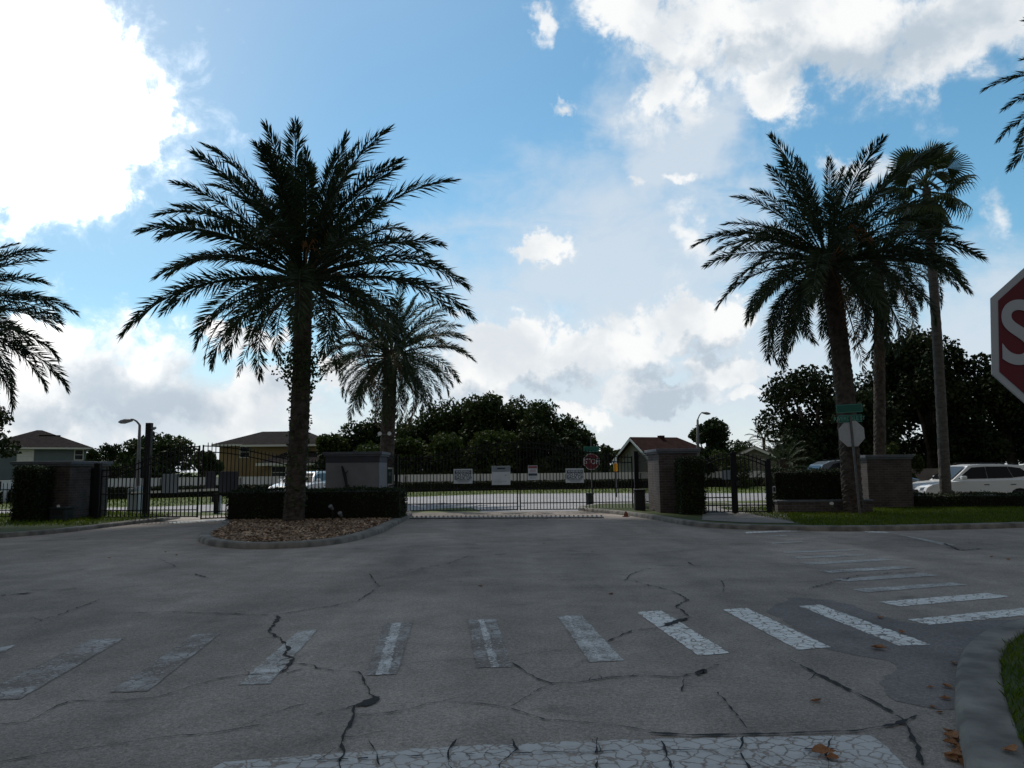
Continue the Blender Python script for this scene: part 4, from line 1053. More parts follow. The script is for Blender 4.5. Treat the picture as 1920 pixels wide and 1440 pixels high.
def gate_leaf(name, label, A, B, zb, ztop, rails, spacing=0.125, group=None, dbl=0.20, pk=0.028, stile=0.05, spike=0.09, latch=None):
    """A, B: hinge and meeting foot points; ztop(t) height of the top rail along the leaf"""
    A, B = Vector(A), Vector(B); L = (B-A).length; rz = math.atan2((B-A).y, (B-A).x)
    o = thing(name, label, 'gate', (A.x, A.y, zb), rz, group)
    fr = MB()
    for x, t in ((stile/2, 0), (L-stile/2, 1)): fr.box(x-stile/2, x+stile/2, -stile/2, stile/2, 0, ztop(t)+0.04-zb)
    K = 16
    for off_ in (0, -dbl):
        for k in range(K):
            a, b = k/K, (k+1)/K
            xa, xb = stile+(L-2*stile)*a, stile+(L-2*stile)*b
            fr.bar((xa, 0, ztop(a)+off_-zb), (xb, 0, ztop(b)+off_-zb), 0.035, 0.03, up=(0, 1, 0))
    for h in rails: fr.box(stile, L-stile, -0.016, 0.016, h-0.018, h+0.018)
    fr.build('frame', M_IRON, o)
    pb_ = MB(); n = int((L-2*stile)/spacing)
    for i in range(1, n):
        x = stile+(L-2*stile)*i/n; t = x/L; z1 = ztop(t)+spike-zb
        pb_.box(x-pk/2, x+pk/2, -pk/2, pk/2, rails[0]-0.01, z1)
        pb_.add([(x-pk/2, -pk/2, z1), (x+pk/2, -pk/2, z1), (x+pk/2, pk/2, z1), (x-pk/2, pk/2, z1), (x, 0, z1+0.05)], [(0, 1, 4), (1, 2, 4), (2, 3, 4), (3, 0, 4)])
    pb_.build('picket_panel', M_IRON, o)
    if latch is not None:
        MB().box(L-0.12, L+0.0, -0.05, 0.05, latch-0.07, latch+0.07).build('latch', M_BLACK, o, bevel=0.008)
    return o
def post(label, x, y, zb, z1, w=0.10, m=M_IRON, name='gate_post', group='posts of the iron gates'):
    o = thing(name, label, 'post', (x, y, zb), 0, group)
    MB().box(-w/2, w/2, -w/2, w/2, -0.1, z1-zb).build('shaft', m, o, bevel=0.005)
    MB().box(-w/2-0.015, w/2+0.015, -w/2-0.015, w/2+0.015, z1-zb+0.001, z1-zb+0.03).build('post_cap', m, o, bevel=0.006)
    return o
# main vehicle gate
GY = 30.0
gm0, gm1, gmc = P(748, 957, GY).x, P(1188, 957, GY).x, P(973, 957, GY).x
ease = lambda t: 0.5-0.5*math.cos(PI*t)
main_l = gate_leaf('iron_gate', 'left leaf of the black main vehicle gate carrying two signs', (gm0, GY), (gmc-0.03, GY), 0.06, lambda t: 2.05+0.62*ease(t), [0.03, 0.28, 0.82], group='leaves of the iron gates')
main_r = gate_leaf('iron_gate', 'right leaf of the black main vehicle gate beside the brick pillar', (gm1, GY), (gmc+0.03, GY), 0.06, lambda t: 2.05+0.62*ease(t), [0.03, 0.28, 0.82], group='leaves of the iron gates')
post('iron post at the left end of the main gate by the stucco pillar', gm0-0.10, GY, 0.0, 2.2)
post('thick iron post at the right end of the main gate by the brick pillar', gm1+0.14, GY, 0.0, 2.25, 0.16)
def rail_fence(label, A, B, zb, H, rails, spacing=0.125):
    A, B = Vector(A), Vector(B); L = (B-A).length; rz = math.atan2((B-A).y, (B-A).x)
    o = thing('iron_fence', label, 'fence', (A.x, A.y, zb), rz, 'short lengths of iron fence')
    fr = MB()
    for h in rails: fr.box(0, L, -0.015, 0.015, h-0.018, h+0.018)
    fr.build('rail_frame', M_IRON, o)
    pb_ = MB(); n = max(2, int(L/spacing))
    for i in range(n+1):
        x = L*i/n; pb_.box(x-0.009, x+0.009, -0.009, 0.009, 0.03, H); pb_.add([(x-.009, -.009, H), (x+.009, -.009, H), (x+.009, .009, H), (x-.009, .009, H), (x, 0, H+.05)], [(0, 1, 4), (1, 2, 4), (2, 3, 4), (3, 0, 4)])
    pb_.build('picket_panel', M_IRON, o)
    return o
rail_fence('short iron fence between the thick gate post and the brick pillar', (gm1+0.24, GY-0.05), (5.0, 28.6), 0.1, 2.1, [0.1, 0.3, 1.75, 2.0])
rail_fence('short iron fence between the stucco pillar and the main gate', (-4.70, 29.2), (gm0-0.16, GY), 0.1, 2.1, [0.1, 0.3, 0.8, 1.75, 2.0])
# left exit gate
g0 = G(186, 976, 0.05); g1 = G(373, 974.5, 0.05); g2 = G(612, 966, 0.05)
ex_l = gate_leaf('iron_gate', 'hinged leaf of the arched left gate nearest the left brick pillar', g0.to_2d(), g1.to_2d()-Vector((0.04, 0)), 0.13, lambda t: 1.72+0.78*ease(t), [0.03, 0.25, 0.80], 0.135, group='leaves of the iron gates')
ex_r = gate_leaf('iron_gate', 'leaf of the arched left gate that runs behind the tall date palm', g2.to_2d(), g1.to_2d()+Vector((0.04, 0)), 0.06, lambda t: 1.92+0.60*ease(t), [0.03, 0.25, 0.80], 0.125, group='leaves of the iron gates')
post('thick iron post at the left end of the arched left gate', g0.x-0.12, g0.y, 0.1, 1.95, 0.18)
rail_fence('iron fence at the far left edge of the view', (-19.6, 26.6), (-16.62, 26.9), 0.1, 1.2, [0.1, 0.3, 1.0])
rail_fence('short iron fence between the left brick pillar and its gate post', (-14.74, 27.2), (g0.x-0.22, g0.y), 0.1, 1.7, [0.1, 0.3, 1.35, 1.6])
# walk gate
wy = 25.5
w0, w1, wc = P(1319, 967, wy).x, P(1441, 967, wy).x, P(1379, 967, wy).x
wk_l = gate_leaf('iron_gate', 'left leaf of the arched pedestrian gate', (w0, wy), (wc-0.05, wy), 0.15, lambda t: 1.80+0.26*math.sin(t*PI/2), [0.04, 0.25, 0.50], 0.12, group='leaves of the iron gates', dbl=0.12, stile=0.05, spike=0.06)
wk_r = gate_leaf('iron_gate', 'right leaf of the arched pedestrian gate with the latch', (w1, wy), (wc+0.05, wy), 0.15, lambda t: 1.80+0.26*math.sin(t*PI/2), [0.04, 0.25], 0.12, group='leaves of the iron gates', dbl=0.12, stile=0.05, spike=0.06, latch=0.95)
post('iron post between the brick pillar and the pedestrian gate', w0-0.06, wy, 0.1, 1.86, 0.11)
post('centre iron post of the pedestrian gate', wc, wy+0.02, 0.1, 2.10, 0.085)
post('iron post right of the pedestrian gate with keypad', w1+0.07, wy, 0.1, 1.86, 0.12)
rail_fence('short iron fence between the brick pillar and the pedestrian gate post', (6.31, 26.5), (w0-0.12, wy+0.05), 0.1, 1.6, [0.1, 0.3, 1.3, 1.5], 0.11)
kp = thing('keypad', 'small pale keypad box beside the pedestrian gate', 'keypad', (w1+0.20, wy-0.02, 0.78))
MB().box(-0.05, 0.05, -0.06, 0.0, 0, 0.22).build('housing', M_ALU, kp, bevel=0.01); MB().box(-0.035, 0.035, -0.066, -0.0605, 0.05, 0.19).build('button_panel', M_BLACK, kp)

# ------------------------------------------------------------------ signs
def octagon(r): return [(math.sin(R(22.5+45*k))*r, math.cos(R(22.5+45*k))*r) for k in range(8)]
def board(name, label, center, w, h, rz, base_m, cat='sign', group=None, th=0.01, strips=(), texts=(), yoff=0.0):
    o = thing(name, label, cat, center, rz, group)
    MB().side([(-w/2, -h/2), (w/2, -h/2), (w/2, h/2), (-w/2, h/2)], -th/2, th/2).build('panel', base_m, o, bevel=0.003)
    for nm, x0, x1, z0, z1, m in strips:
        MB().box(x0, x1, -th/2-0.004, -th/2-0.001, z0, z1).build(nm, m, o)
    for tx, size, x, z, m in texts:
        text_mesh('lettering', tx, size, m, o, (x, -th/2-0.006, z), bold=size*0.02)
    return o
def px_box(x0, y0, x1, y1, Y):
    a, b = P(x0, y0, Y), P(x1, y1, Y)
    return Vector(((a.x+b.x)/2, Y, (a.z+b.z)/2)), abs(b.x-a.x), abs(a.z-b.z)
SY = GY-0.05
def warning(label, box):
    c, w, h = px_box(*box, SY)
    lines = [('text_line', -w*0.38, w*0.38, -h*0.28, -h*0.255, M_SIGNB), ('text_line', -w*0.34, w*0.34, -h*0.34, -h*0.318, M_SIGNB), ('text_line', -w*0.28, w*0.30, -h*0.41, -h*0.385, M_SIGNB)]
    return board('warning_sign', label, c, w, h, 0, M_SIGNW, group='warning boards on the main gate', strips=[('header', -w*0.44, w*0.44, h*0.20, h*0.41, M_SIGNB)]+lines,
                 texts=[('WARNING', h*0.21, 0, h*0.305, M_SIGNW), ('DO NOT', h*0.29, 0, h*0.075, M_SIGNB), ('BACK UP', h*0.29, 0, -h*0.145, M_SIGNB)])
warning('white warning board left on the main gate, reading do not back up', (850.5, 879.5, 886, 906.5))
warning('white warning board right on the main gate, near the red stop sign', (1060.5, 878.5, 1095, 905))
c, w, h = px_box(922, 874, 957, 909, SY)
board('notice_board', 'large white board with grey heading near the middle of the main gate', c, w, h, 0, M_SIGNW, strips=[('header', -w/2+0.01, w/2-0.01, h*0.24, h*0.5-0.01, M_SIGNG), ('header_text', -w*0.22, w*0.22, h*0.34, h*0.40, M_SIGNW), ('rule_line', -w*0.47, w*0.47, h*0.205, h*0.228, M_SIGNB)] +
      [('text_line', -w*0.36, w*(0.30 if k % 2 else 0.05), -h*0.40+k*h*0.075, -h*0.385+k*h*0.075, M_SIGNG) for k in range(3)] + [('text_line', w*0.20, w*0.28, -h*0.02, h*0.03, M_SIGNG)])
c, w, h = px_box(990, 873, 1008, 900, SY)
board('notice_board', 'small notice with dull red heading right of the gate centre', c, w, h, 0, M_SIGNW, strips=[('header', -w*0.46, w*0.46, h*0.30, h*0.47, M_SIGNDR), ('dark_band', -w*0.46, w*0.46, -h*0.20, -h*0.04, M_SIGNB)] +
      [('text_line', -w*0.34, w*0.34, z_*h, z_*h+h*0.028, M_SIGNDR) for z_ in (0.05, 0.12, 0.19)] + [('text_line', -w*0.3, w*0.3, z_*h, z_*h+h*0.025, M_SIGNG) for z_ in (-0.30, -0.38)])
def back_panel(label, box, A, B, m, group='blank board backs on the gates'):
    x0, y0, x1, y1 = box; an = math.atan2(B.y-A.y, B.x-A.x)
    Ym = A.y + (B.y-A.y)*((x0+x1)/2 - 186)/(612-186) if B is not A else A.y
    c, w, h = px_box(x0, y0, x1, y1, Ym+0.07)
    return board('board_back', label, c, w, h, an, m, group=group)
back_panel('pale blank board back on the hinged leaf of the left gate', (305, 889, 333, 926), g0, g2, M_PANELW)
back_panel('narrow dark board back near the middle of the left gate', (386, 884, 404, 916), g0, g2, M_PANELG)
back_panel('wide dark board back on the right leaf of the left gate', (412, 884, 446, 923), g0, g2, M_PANELG)
c, w, h = px_box(1353, 882, 1373, 899, wy+0.07)
board('board_back', 'pale blank board back on the pedestrian gate', c, w, h, 0, M_PANELW, group='blank board backs on the gates')

def stop_sign(label, base, zc, size, rz, tilt=0.0, face=True, pole_top=None, pole_m=M_GALV, flip=False):
    o = thing('stop_sign', label, 'stop sign', base, rz)
    r_o = size/2/math.cos(R(22.5))
    MB().side([(x, zc+z) for x, z in octagon(r_o)], -0.003, 0.003).build('plate', M_ALU, o)
    if face:
        rw = r_o*0.995
        MB().side([(x, zc+z) for x, z in octagon(rw)], -0.005, -0.0035).build('border', M_LETW, o)
        MB().side([(x, zc+z) for x, z in octagon(rw*0.935 if size < 0.9 else rw*0.90)], -0.008, -0.0055).build('red_face', M_SIGNR, o)
        t_ = text_mesh('lettering', 'STOP', size*0.42, M_LETW, o, (0, -0.0105, zc), bold=size*0.006); t_.scale = (0.92, 1.15, 1)
    pt_ = pole_top or zc+size*0.55
    pm = MB(); pm.box(-0.03, 0.03, 0.0045 if face else -0.045, 0.04 if face else -0.0045, -0.1, pt_); pm.build('pole', pole_m, o, bevel=0.004)
    bm_ = MB()
    for z_ in (zc-size*0.3, zc+size*0.3): bm_.tube([(0, -0.012, z_), (0, 0.05, z_)] if face else [(0, -0.05, z_), (0, 0.012, z_)], 0.008, 8)
    bm_.build('bolt', M_ALU, o)
    if tilt: o.rotation_euler = (0, tilt, rz)
    return o
# large one at the right edge, close to the viewer
ns = G(2046, 1350)
D3_ = 3.05
cpt = P(1999, 632, D3_)
stop_sign('large red and white stop sign cut by the right edge of the view', (cpt.x, D3_, 0.0), cpt.z, 0.76, R(-14), R(3.0))
# far red stop sign beyond the main gate with street name blades on top
YS = 36.5
cs_ = P(1109, 865.5, YS)
fs_ = stop_sign('far red stop sign beyond the right leaf of the main gate', (cs_.x, YS, 0), cs_.z, 29.5*YS/F_PX, 0, 0, True, cs_.z+1.2)
def blades_on(sign, specs, size, zc):
    """street name blades fixed on a sign post"""
    for (z, rz, L, h, txt, tilt, lm) in specs:
        b = MB(); b.box(-L/2, L/2, -0.005, 0.005, z-h/2, z+h/2); p = b.build('street_name_blade', M_GREEN, sign, bevel=0.002)
        p.rotation_euler = (0, 0, rz)
        t_ = MB()
        e = h*0.045
        for (x0, x1, z0, z1) in ((-L/2+e, L/2-e, z+h/2-2*e, z+h/2-e), (-L/2+e, L/2-e, z-h/2+e, z-h/2+2*e), (-L/2+e, -L/2+2*e, z-h/2+2*e, z+h/2-2*e), (L/2-2*e, L/2-e, z-h/2+2*e, z+h/2-2*e)):
            t_.box(x0, x1, -0.008, -0.0055, z0, z1)
        t_.build('border', lm, p)
        if txt: text_mesh('lettering', txt, h*0.72, lm, p, (-L*0.04, -0.009, z), bold=0.001)
M_LETF = mat('letter_faded', (0.10, 0.30, 0.24), 0.6)
blades_on(fs_, [(cs_.z+0.58, R(12), 0.75, 0.26, None, 0, M_LETF), (cs_.z+0.92, R(84), 0.75, 0.26, None, 0, M_LETF)], 0.7, cs_.z)
# leaning street-name post on the right verge, showing the back of its stop sign
lb_ = G(1612, 966, 0.12); lb_.z = 0.10
ltop = P(1592, 762, lb_.y); H_ = ltop.z-0.10
lean_ = math.atan2(ltop.x-lb_.x, H_)
zc_ = (P(1600, 813, lb_.y).z-0.10)
ls_ = stop_sign('leaning street name post showing the grey back of its stop sign', lb_, zc_, 39*lb_.y/F_PX*1.22, 0, lean_, False, H_-0.30)
ls_.children[0].scale = (0.80, 1, 1)
blades_on(ls_, [(H_-0.06, R(-6), 0.80, 0.27, None, 0, M_LETF), (H_-0.38, R(10), 0.82, 0.24, 'RIVERDALE ST', 0, M_LETF)], 0.8, zc_)

# green number board behind the stucco pillar
c, w, h = px_box(718, 877, 737, 909, 31.5)
gb = board('number_board', 'green number board with white frame right of the stucco pillar', c, w, h, 0, M_WPAINT, strips=[('green_field', -w*0.42, w*0.40, -h*0.44, h*0.42, mat('board_green', (0.02, 0.07, 0.055), 0.6))], texts=[('318', h*0.30, -w*0.02, h*0.13, M_SIGNG)])
MB().box(-w/2-0.20, -w/2-0.02, -0.05, 0.05, -c.z, h*0.7).build('post', M_WPAINT, gb, bevel=0.01)

# tyre spikes across the entrance
sp_a, sp_b = G(770, 972.5), G(1132, 971)
ts = thing('tyre_spikes', 'strip of tyre spikes on the asphalt before the main gate', 'tyre spikes', (sp_a.x, sp_a.y, 0.005), math.atan2(sp_b.y-sp_a.y, sp_b.x-sp_a.x))
L_ = (sp_b-sp_a).length
MB().box(0, L_, -0.22, 0.22, 0.0, 0.035).build('base_plate', M_GALV, ts, bevel=0.012)
tm = MB(); k_ = int(L_/0.15)
for i in range(k_):
    x = 0.08+(L_-0.16)*i/(k_-1); tm.add([(x-0.03, -0.10, 0.0352), (x+0.03, -0.10, 0.0352), (x+0.03, 0.05, 0.0352), (x-0.03, 0.05, 0.0352), (x-0.03, -0.09, 0.10), (x+0.03, -0.09, 0.10)], [(0, 1, 5, 4), (2, 3, 4, 5), (0, 4, 3), (1, 2, 5), (0, 3, 2, 1)])
tm.build('spike_row', M_ALU, ts)

# call box by the brick pillar, utility box, bins, markers
def bollard_box(label, px0, px1, pyt, Y, zb, m, name='call_box', cat='call box'):
    a, b = P(px0, 950, Y).x, P(px1, 950, Y).x; z1 = P((px0+px1)/2, pyt, Y).z
    o = thing(name, label, cat, ((a+b)/2, Y, zb)); w = (b-a)/2; H = z1-zb
    MB().box(-w, w, -w*0.9, w*0.9, -0.05, H-0.08).build('body', m, o, bevel=0.03)
    MB().box(-w*1.12, w*1.12, -w, w, H-0.0795, H).build('lid', m, o, bevel=0.03)
    MB().box(-w*0.7, w*0.7, -w*0.9-0.012, -w*0.9-0.002, H*0.45, H*0.75).build('panel', M_BLACK, o)
    return o
bollard_box('black call box at the foot of the brick pillar by the main gate', 1190, 1209, 917, 28.2, 0.12, M_BLACK)
bollard_box('dark green bin on the grass beyond the right main gate leaf', 1100, 1113, 924, 35.2, 0.0, M_UTIL, 'waste_bin', 'bin')
ub = bollard_box('dark utility box with white sticker at the left brick pillar', 101, 131, 950, 25.6, 0.10, M_UTIL, 'utility_box', 'utility box')
uw = P(131, 950, 25.6).x-P(101, 950, 25.6).x
MB().add([(math.cos(2*PI*k/14)*0.055+0.03, -uw*0.45-0.016, 0.48+math.sin(2*PI*k/14)*0.055) for k in range(14)], [tuple(range(14))]).build('sticker', M_WPAINT, ub)
mk = thing('marker_post', 'yellow marker post with white top beyond the right gate', 'marker post', (P(1155, 900, 44).x, 44, 0))
z_t = P(1155, 858, 44).z; z_m = P(1155, 869, 44).z; z_b = P(1155, 884, 44).z
MB().tube([(0, 0, 0), (0, 0, z_b)], 0.05, 10).build('stake', M_GALV, mk); MB().box(-0.11, 0.11, -0.06, 0.06, z_b+0.001, z_m).build('yellow_panel', M_YEL, mk, bevel=0.03); MB().tube([(0, 0, z_m+0.001), (0, 0, z_t)], [0.08, 0.06], 10).build('white_top', M_WPAINT, mk)
om = G(1176, 970, 0.12)
mo = thing('marker_post', 'tiny orange marker on the kerb by the call box', 'marker', (om.x, om.y+0.25, 0.12))
MB().tube([(0, 0, 0), (0, 0, 0.10), (0, 0, 0.17)], [0.07, 0.06, 0.02], 10).build('cone', M_ORANGE, mo); MB().box(-0.1, 0.1, -0.1, 0.1, 0.0, 0.02).build('base', M_ORANGE, mo)
def spot(label, px, py, Y, zb, ang):
    c = P(px, py, Y); o = thing('garden_spotlight', label, 'spotlight', (c.x, Y, zb), ang, 'garden spotlights at the palms')
    H = c.z-zb
    MB().tube([(0, 0, -0.05), (0, 0, H)], 0.014, 6).build('stake', M_BLACK, o)
    MB().tube([(0, 0, H), (0.05, 0.05, H+0.06), (0.09, 0.09, H+0.11)], [0.04, 0.055, 0.065], 12).build('lamp_head', M_LAMP, o)
    return o
spot('upper garden spotlight beside the tall date palm', 624, 955, 24.2, 0.10, R(200))
spot('lower garden spotlight beside the tall date palm', 640, 968, 23.6, 0.10, R(215))
spot('garden spotlight in front of the low brick wall on the right', 1560, 950, 25.0, 0.12, R(200))

# floodlights strapped to the farther palm trunk
fl = thing('floodlight_pair', 'pair of small white floodlights on the farther date palm trunk', 'floodlight', P(722, 814, Y2-0.5))
MB().box(-0.30, 0.30, 0.02, 0.08, -0.02, 0.02).build('bracket', M_GALV, fl)
for s in (-1, 1): MB().tube([(s*0.24, 0.02, 0.0), (s*0.24, -0.10, 0.02), (s*0.24, -0.16, 0.02)], [0.05, 0.09, 0.10], 10).build('lamp_head', M_WPAINT, fl)

# barrier gates behind the left gate
def barrier(label, px0, px1, pyt, Y, arm_px, arm_m=M_WPAINT, cab_m=M_PANELW):
    a, b = P(px0, 950, Y).x, P(px1, 950, Y).x; z1 = P((px0+px1)/2, pyt, Y).z; w = (b-a)/2
    o = thing('barrier_gate', label, 'barrier', ((a+b)/2, Y, 0))
    MB().side([(-w, -0.05), (w, -0.05), (w, z1), (-w, z1-0.1)], -w*0.8, w*0.8).build('cabinet', cab_m, o, bevel=0.02)
    q0, q1 = P(*arm_px[0], Y-w-0.04), P(*arm_px[1], Y-w-0.04); base = Vector(((a+b)/2, Y, 0))
    MB().bar(q0-base, q1-base, 0.09, 0.05, up=(0, 1, 0)).build('boom_arm', arm_m, o)
    hb = MB(); hb.tube([(0, -w*0.81, q0.z), (0, -w-0.02, q0.z)], 0.09, 12); hb.build('pivot', M_BLACK, o)
    return o
barrier('pale barrier cabinet with white boom behind the hinged left gate leaf', 242, 263, 912, 31.2, ((246, 924), (408, 918)))
barrier('barrier with white boom half hidden by the stucco pillar', 716, 728, 905, 32.6, ((735, 915), (440, 922)))
pr = thing('card_reader', 'dark card reader pedestal behind the left gate', 'card reader', (P(405, 960, 31.0).x, 31.0, 0))
zt_ = P(405, 928, 31.0).z
MB().box(-0.08, 0.08, -0.08, 0.08, -0.05, zt_).build('post', M_BLACK, pr, bevel=0.01); MB().box(-0.15, 0.15, -0.10, -0.0805, zt_-0.28, zt_+0.05).build('reader_head', M_BLACK, pr, bevel=0.02); MB().box(0.09, 0.17, -0.06, 0.06, -0.05, zt_-0.02).build('guard_post', M_PANELW, pr, bevel=0.01)

bs = thing('bare_stem', 'bare dark plant stem leaning against the grey stucco pillar', 'plant', P(652, 925, 27.2))
a_ = Vector(bs.location); bs.location.z = 0.1
pts_ = [P(650, 925, 27.25), P(649, 905, 27.3), P(646, 890, 27.35), P(641, 874, 27.4)]
MB().tube([Vector((0, 0, 0))]+[q-Vector(bs.location) for q in pts_], [0.07, 0.06, 0.05, 0.06, 0.03], 8).build('stem', M_BLACK, bs, smooth=True)
MB().tube([pts_[2]-Vector(bs.location), P(653, 882, 27.35)-Vector(bs.location)], [0.025, 0.01], 6).build('twig', M_BLACK, bs)

# ------------------------------------------------------------------ lamps and poles
def street_lamp(label, px, py_base, Y, px_top, py_top, head, pole_r=0.11):
    b = P(px, 950, Y); t = P(px_top, py_top, Y); h = P(head[0], head[1], Y)
    o = thing('street_lamp', label, 'street lamp', (b.x, Y, 0), 0, 'cobra-head street lamps')
    t -= Vector((b.x, Y, 0)); h -= Vector((b.x, Y, 0)); d = 1 if h.x > t.x else -1
    MB().tube([(0, 0, -0.1), t*0.5, t], [pole_r, pole_r*0.8, pole_r*0.55], 12).build('pole', M_CONCP, o, smooth=True)
    MB().tube([t, t.lerp(h, 0.35)+Vector((0, 0, (h.z-t.z)*0.28)), t.lerp(h, 0.7)+Vector((0, 0, (h.z-t.z)*0.26)), h], [0.05, 0.045, 0.04, 0.035], 8).build('arm', M_LAMP, o, smooth=True)
    lm = MB(); K = [(0.0, 0.05, 0.05), (0.12, 0.10, 0.08), (0.35, 0.15, 0.12), (0.55, 0.12, 0.09), (0.66, 0.04, 0.03)]; n = 12
    for x, ry, rz in K:
        for j in range(n): lm.v.append((h.x+d*x-d*0.1, math.cos(2*PI*j/n)*ry, h.z-0.05+math.sin(2*PI*j/n)*rz - x*0.12))
    for i in range(len(K)-1):
        for j in range(n): lm.f.append((i*n+j, i*n+(j+1) % n, (i+1)*n+(j+1) % n, (i+1)*n+j)); lm.m.append(0)
    lm.f += [tuple(range(n)), tuple((len(K)-1)*n+j for j in range(n))]; lm.m += [0, 0]
    lm.build('lamp_head', M_LAMP, o, smooth=True)
    return o
street_lamp('street lamp with arm to the left behind the left gate', 257, 968, 36, 262, 797, (245, 786), 0.11)
street_lamp('street lamp with arm to the right in front of the lobed tree', 1311, 900, 62, 1308, 787, (1319, 773), 0.16)
dp = thing('camera_pole', 'dark square pole with small camera at the left gate', 'pole', (P(273, 970, 28.3).x, 28.3, 0.1))
zt2 = P(279, 793, 28.3).z
MB().box(-0.10, 0.10, -0.10, 0.10, -0.15, zt2-0.1).build('shaft', M_BLACK, dp, bevel=0.01)
cm = MB(); cm.box(0.1005, 0.20, -0.02, 0.02, zt2-0.36, zt2-0.33); cm.tube([(0.16, -0.12, zt2-0.30), (0.16, 0.12, zt2-0.28)], 0.05, 10); cm.build('camera', M_LAMP, dp)

# ------------------------------------------------------------------ houses
def win(parent, x0, x1, z0, z1, y, frame_m=M_TRIM, pane_m=M_GLASS, n=1, axis='y'):
    """window on a wall facing -y (or facing +x when axis is 'x', where x0..x1 run along y)"""
    f = MB(); t = 0.10
    fr = [(x0-t, x1+t, z1, z1+t), (x0-t, x1+t, z0-t, z0), (x0-t, x0, z0, z1), (x1, x1+t, z0, z1)]
    fr.append((x0, x1, (z0+z1)/2-0.03, (z0+z1)/2+0.03))
    for a, b, c_, d in fr:
        f.box(a, b, y-0.06, y-0.003, c_, d)
    w_ = f.build('window', frame_m, parent)
    MB().box(x0+0.001, x1-0.001, y-0.025, y-0.004, z0+0.001, z1-0.001).build('pane', pane_m, w_)
    return w_
def hip(mb, x0, x1, y0, y1, ze, zr, over=0.5, ridge=None, mi=0):
    """hip roof over a rectangle; ridge along x"""
    a, b, c_, d = x0-over, x1+over, y0-over, y1+over
    ym = (c_+d)/2; k = (d-c_)/2
    r0, r1 = ridge if ridge else (a+k, b-k)
    if r0 > r1: r0 = r1 = (r0+r1)/2
    v = [(a, c_, ze), (b, c_, ze), (b, d, ze), (a, d, ze), (r0, ym, zr), (r1, ym, zr)]
    mb.add(v, [(0, 1, 5, 4), (1, 2, 5), (2, 3, 4, 5), (3, 0, 4), (3, 2, 1, 0)], mi)
def fascia(mb, x0, x1, y0, y1, z, over=0.5, h=0.22):
    a, b, c_, d = x0-over, x1+over, y0-over, y1+over
    mb.box(a, b, c_-0.03, c_, z-h, z-0.003); mb.box(a, b, d, d+0.03, z-h, z-0.003); mb.box(a-0.03, a, c_-0.03, d+0.03, z-h, z-0.003); mb.box(b, b+0.03, c_-0.03, d+0.03, z-h, z-0.003)
# blue-grey house on the left
YH = 100
hx0, hx1 = P(-20, 860, YH).x, P(150, 860, YH).x; ze = P(70, 839, YH).z; zr = P(70, 806, YH+5).z
hb_ = thing('house', 'blue-grey house with brown hip roof at the left edge', 'house', ((hx0+hx1)/2, YH, 0), R(31)); hw = (hx1-hx0)/2
MB().box(-hw, hw, 0, 13, -0.1, ze-0.02).build('wall', M_HBLUE, hb_)
rf = MB(); hip(rf, -hw, hw, 0, 13, ze, zr, 0.7, (0.0, 0.6)); rfo = rf.build('roof', M_ROOF, hb_)
MB().box(0.3, 2.8, 4.0, 4.3, zr-1.5, zr-0.75).build('ridge_vent', M_ROOF, rfo)
fa = MB(); fascia(fa, -hw, hw, 0, 13, ze, 0.7); fa.build('fascia', M_TRIM, hb_)
win(hb_, -1.85, -0.2, P(50, 868, YH).z, P(50, 844, YH).z, 0, pane_m=M_WPAINT)
win(hb_, 4.5, 5.4, P(50, 862, YH).z, P(50, 844, YH).z, 0)
# low brown roof house
Yb = 115
bx0, bx1 = P(186, 860, Yb).x, P(242, 860, Yb).x
hl = thing('house', 'low brown-roofed house partly hidden by the round dark tree', 'house', ((bx0+bx1)/2, Yb, 0)); hw2 = (bx1-bx0)/2; ze2 = P(210, 862, Yb).z
MB().box(-hw2, hw2+3, 0, 9, -0.1, ze2-0.02).build('wall', M_HTAN, hl); r2 = MB(); hip(r2, -hw2, hw2+3, 0, 9, ze2, P(215, 849, Yb).z, 0.6); r2.build('roof', M_ROOF, hl)
fa = MB(); fascia(fa, -hw2, hw2+3, 0, 9, ze2, 0.6); fa.build('fascia', M_TRIM, hl)
win(hl, -1.2, 0.2, 0.9, 2.1, 0)
# ochre house
YO = 88
ox = P(412, 860, YO).x
ho = thing('house', 'ochre two-storey house behind the left gate and tall palm', 'house', (ox, YO, 0))
def ol(px, Y=YO): return P(px, 860, Y).x-ox
zeO = P(450, 833, YO).z; zrO = P(500, 808, YO+5).z
wO = ol(478); wO2 = ol(600)
MB().box(0, wO, 0, 11, -0.1, zeO-0.02).box(wO-0.005, wO2, -2.0, 10, -0.1, zeO-0.022).build('wall', M_HYEL, ho)
ro = MB(); hip(ro, 0, wO+3, 0, 11, zeO, zrO-0.05, 0.7, (3.0, 6.2))
hip(ro, wO, wO2, -2.0, 10, zeO-0.15, zrO+0.1, 0.7, (wO+3.2, wO2-3.2))
roo = ro.build('roof', M_ROOF, ho)
fa = MB(); fascia(fa, 0, wO-0.75, 0, 11, zeO, 0.7); fascia(fa, wO, wO2, -2.0, 10, zeO-0.15, 0.7); fa.build('fascia', M_TRIM, ho)
win(ho, ol(462)-0.7, ol(462)+0.5, P(460, 857, YO).z, P(460, 838, YO).z, 0)
prf = MB(); y_ = -5.2
zp0, zp1 = P(520, 868, YO-5).z, P(540, 846, YO-3).z
x0_, x1_ = ol(508), ol(640)
prf.add([(x0_, y_, zp0), (x1_, y_, zp0), (x1_, -2.02, zp1), (x0_+2.6, -2.02, zp1), (x0_, -2.02, zp0)], [(0, 1, 2, 3), (0, 3, 4), (1, 2, 3, 4, 0)[::-1]])
prf.build('porch_roof', M_ROOF, ho)
MB().box(x0_, x1_, y_-0.03, y_, zp0-0.3, zp0-0.003).build('porch_fascia', M_TRIM, ho)
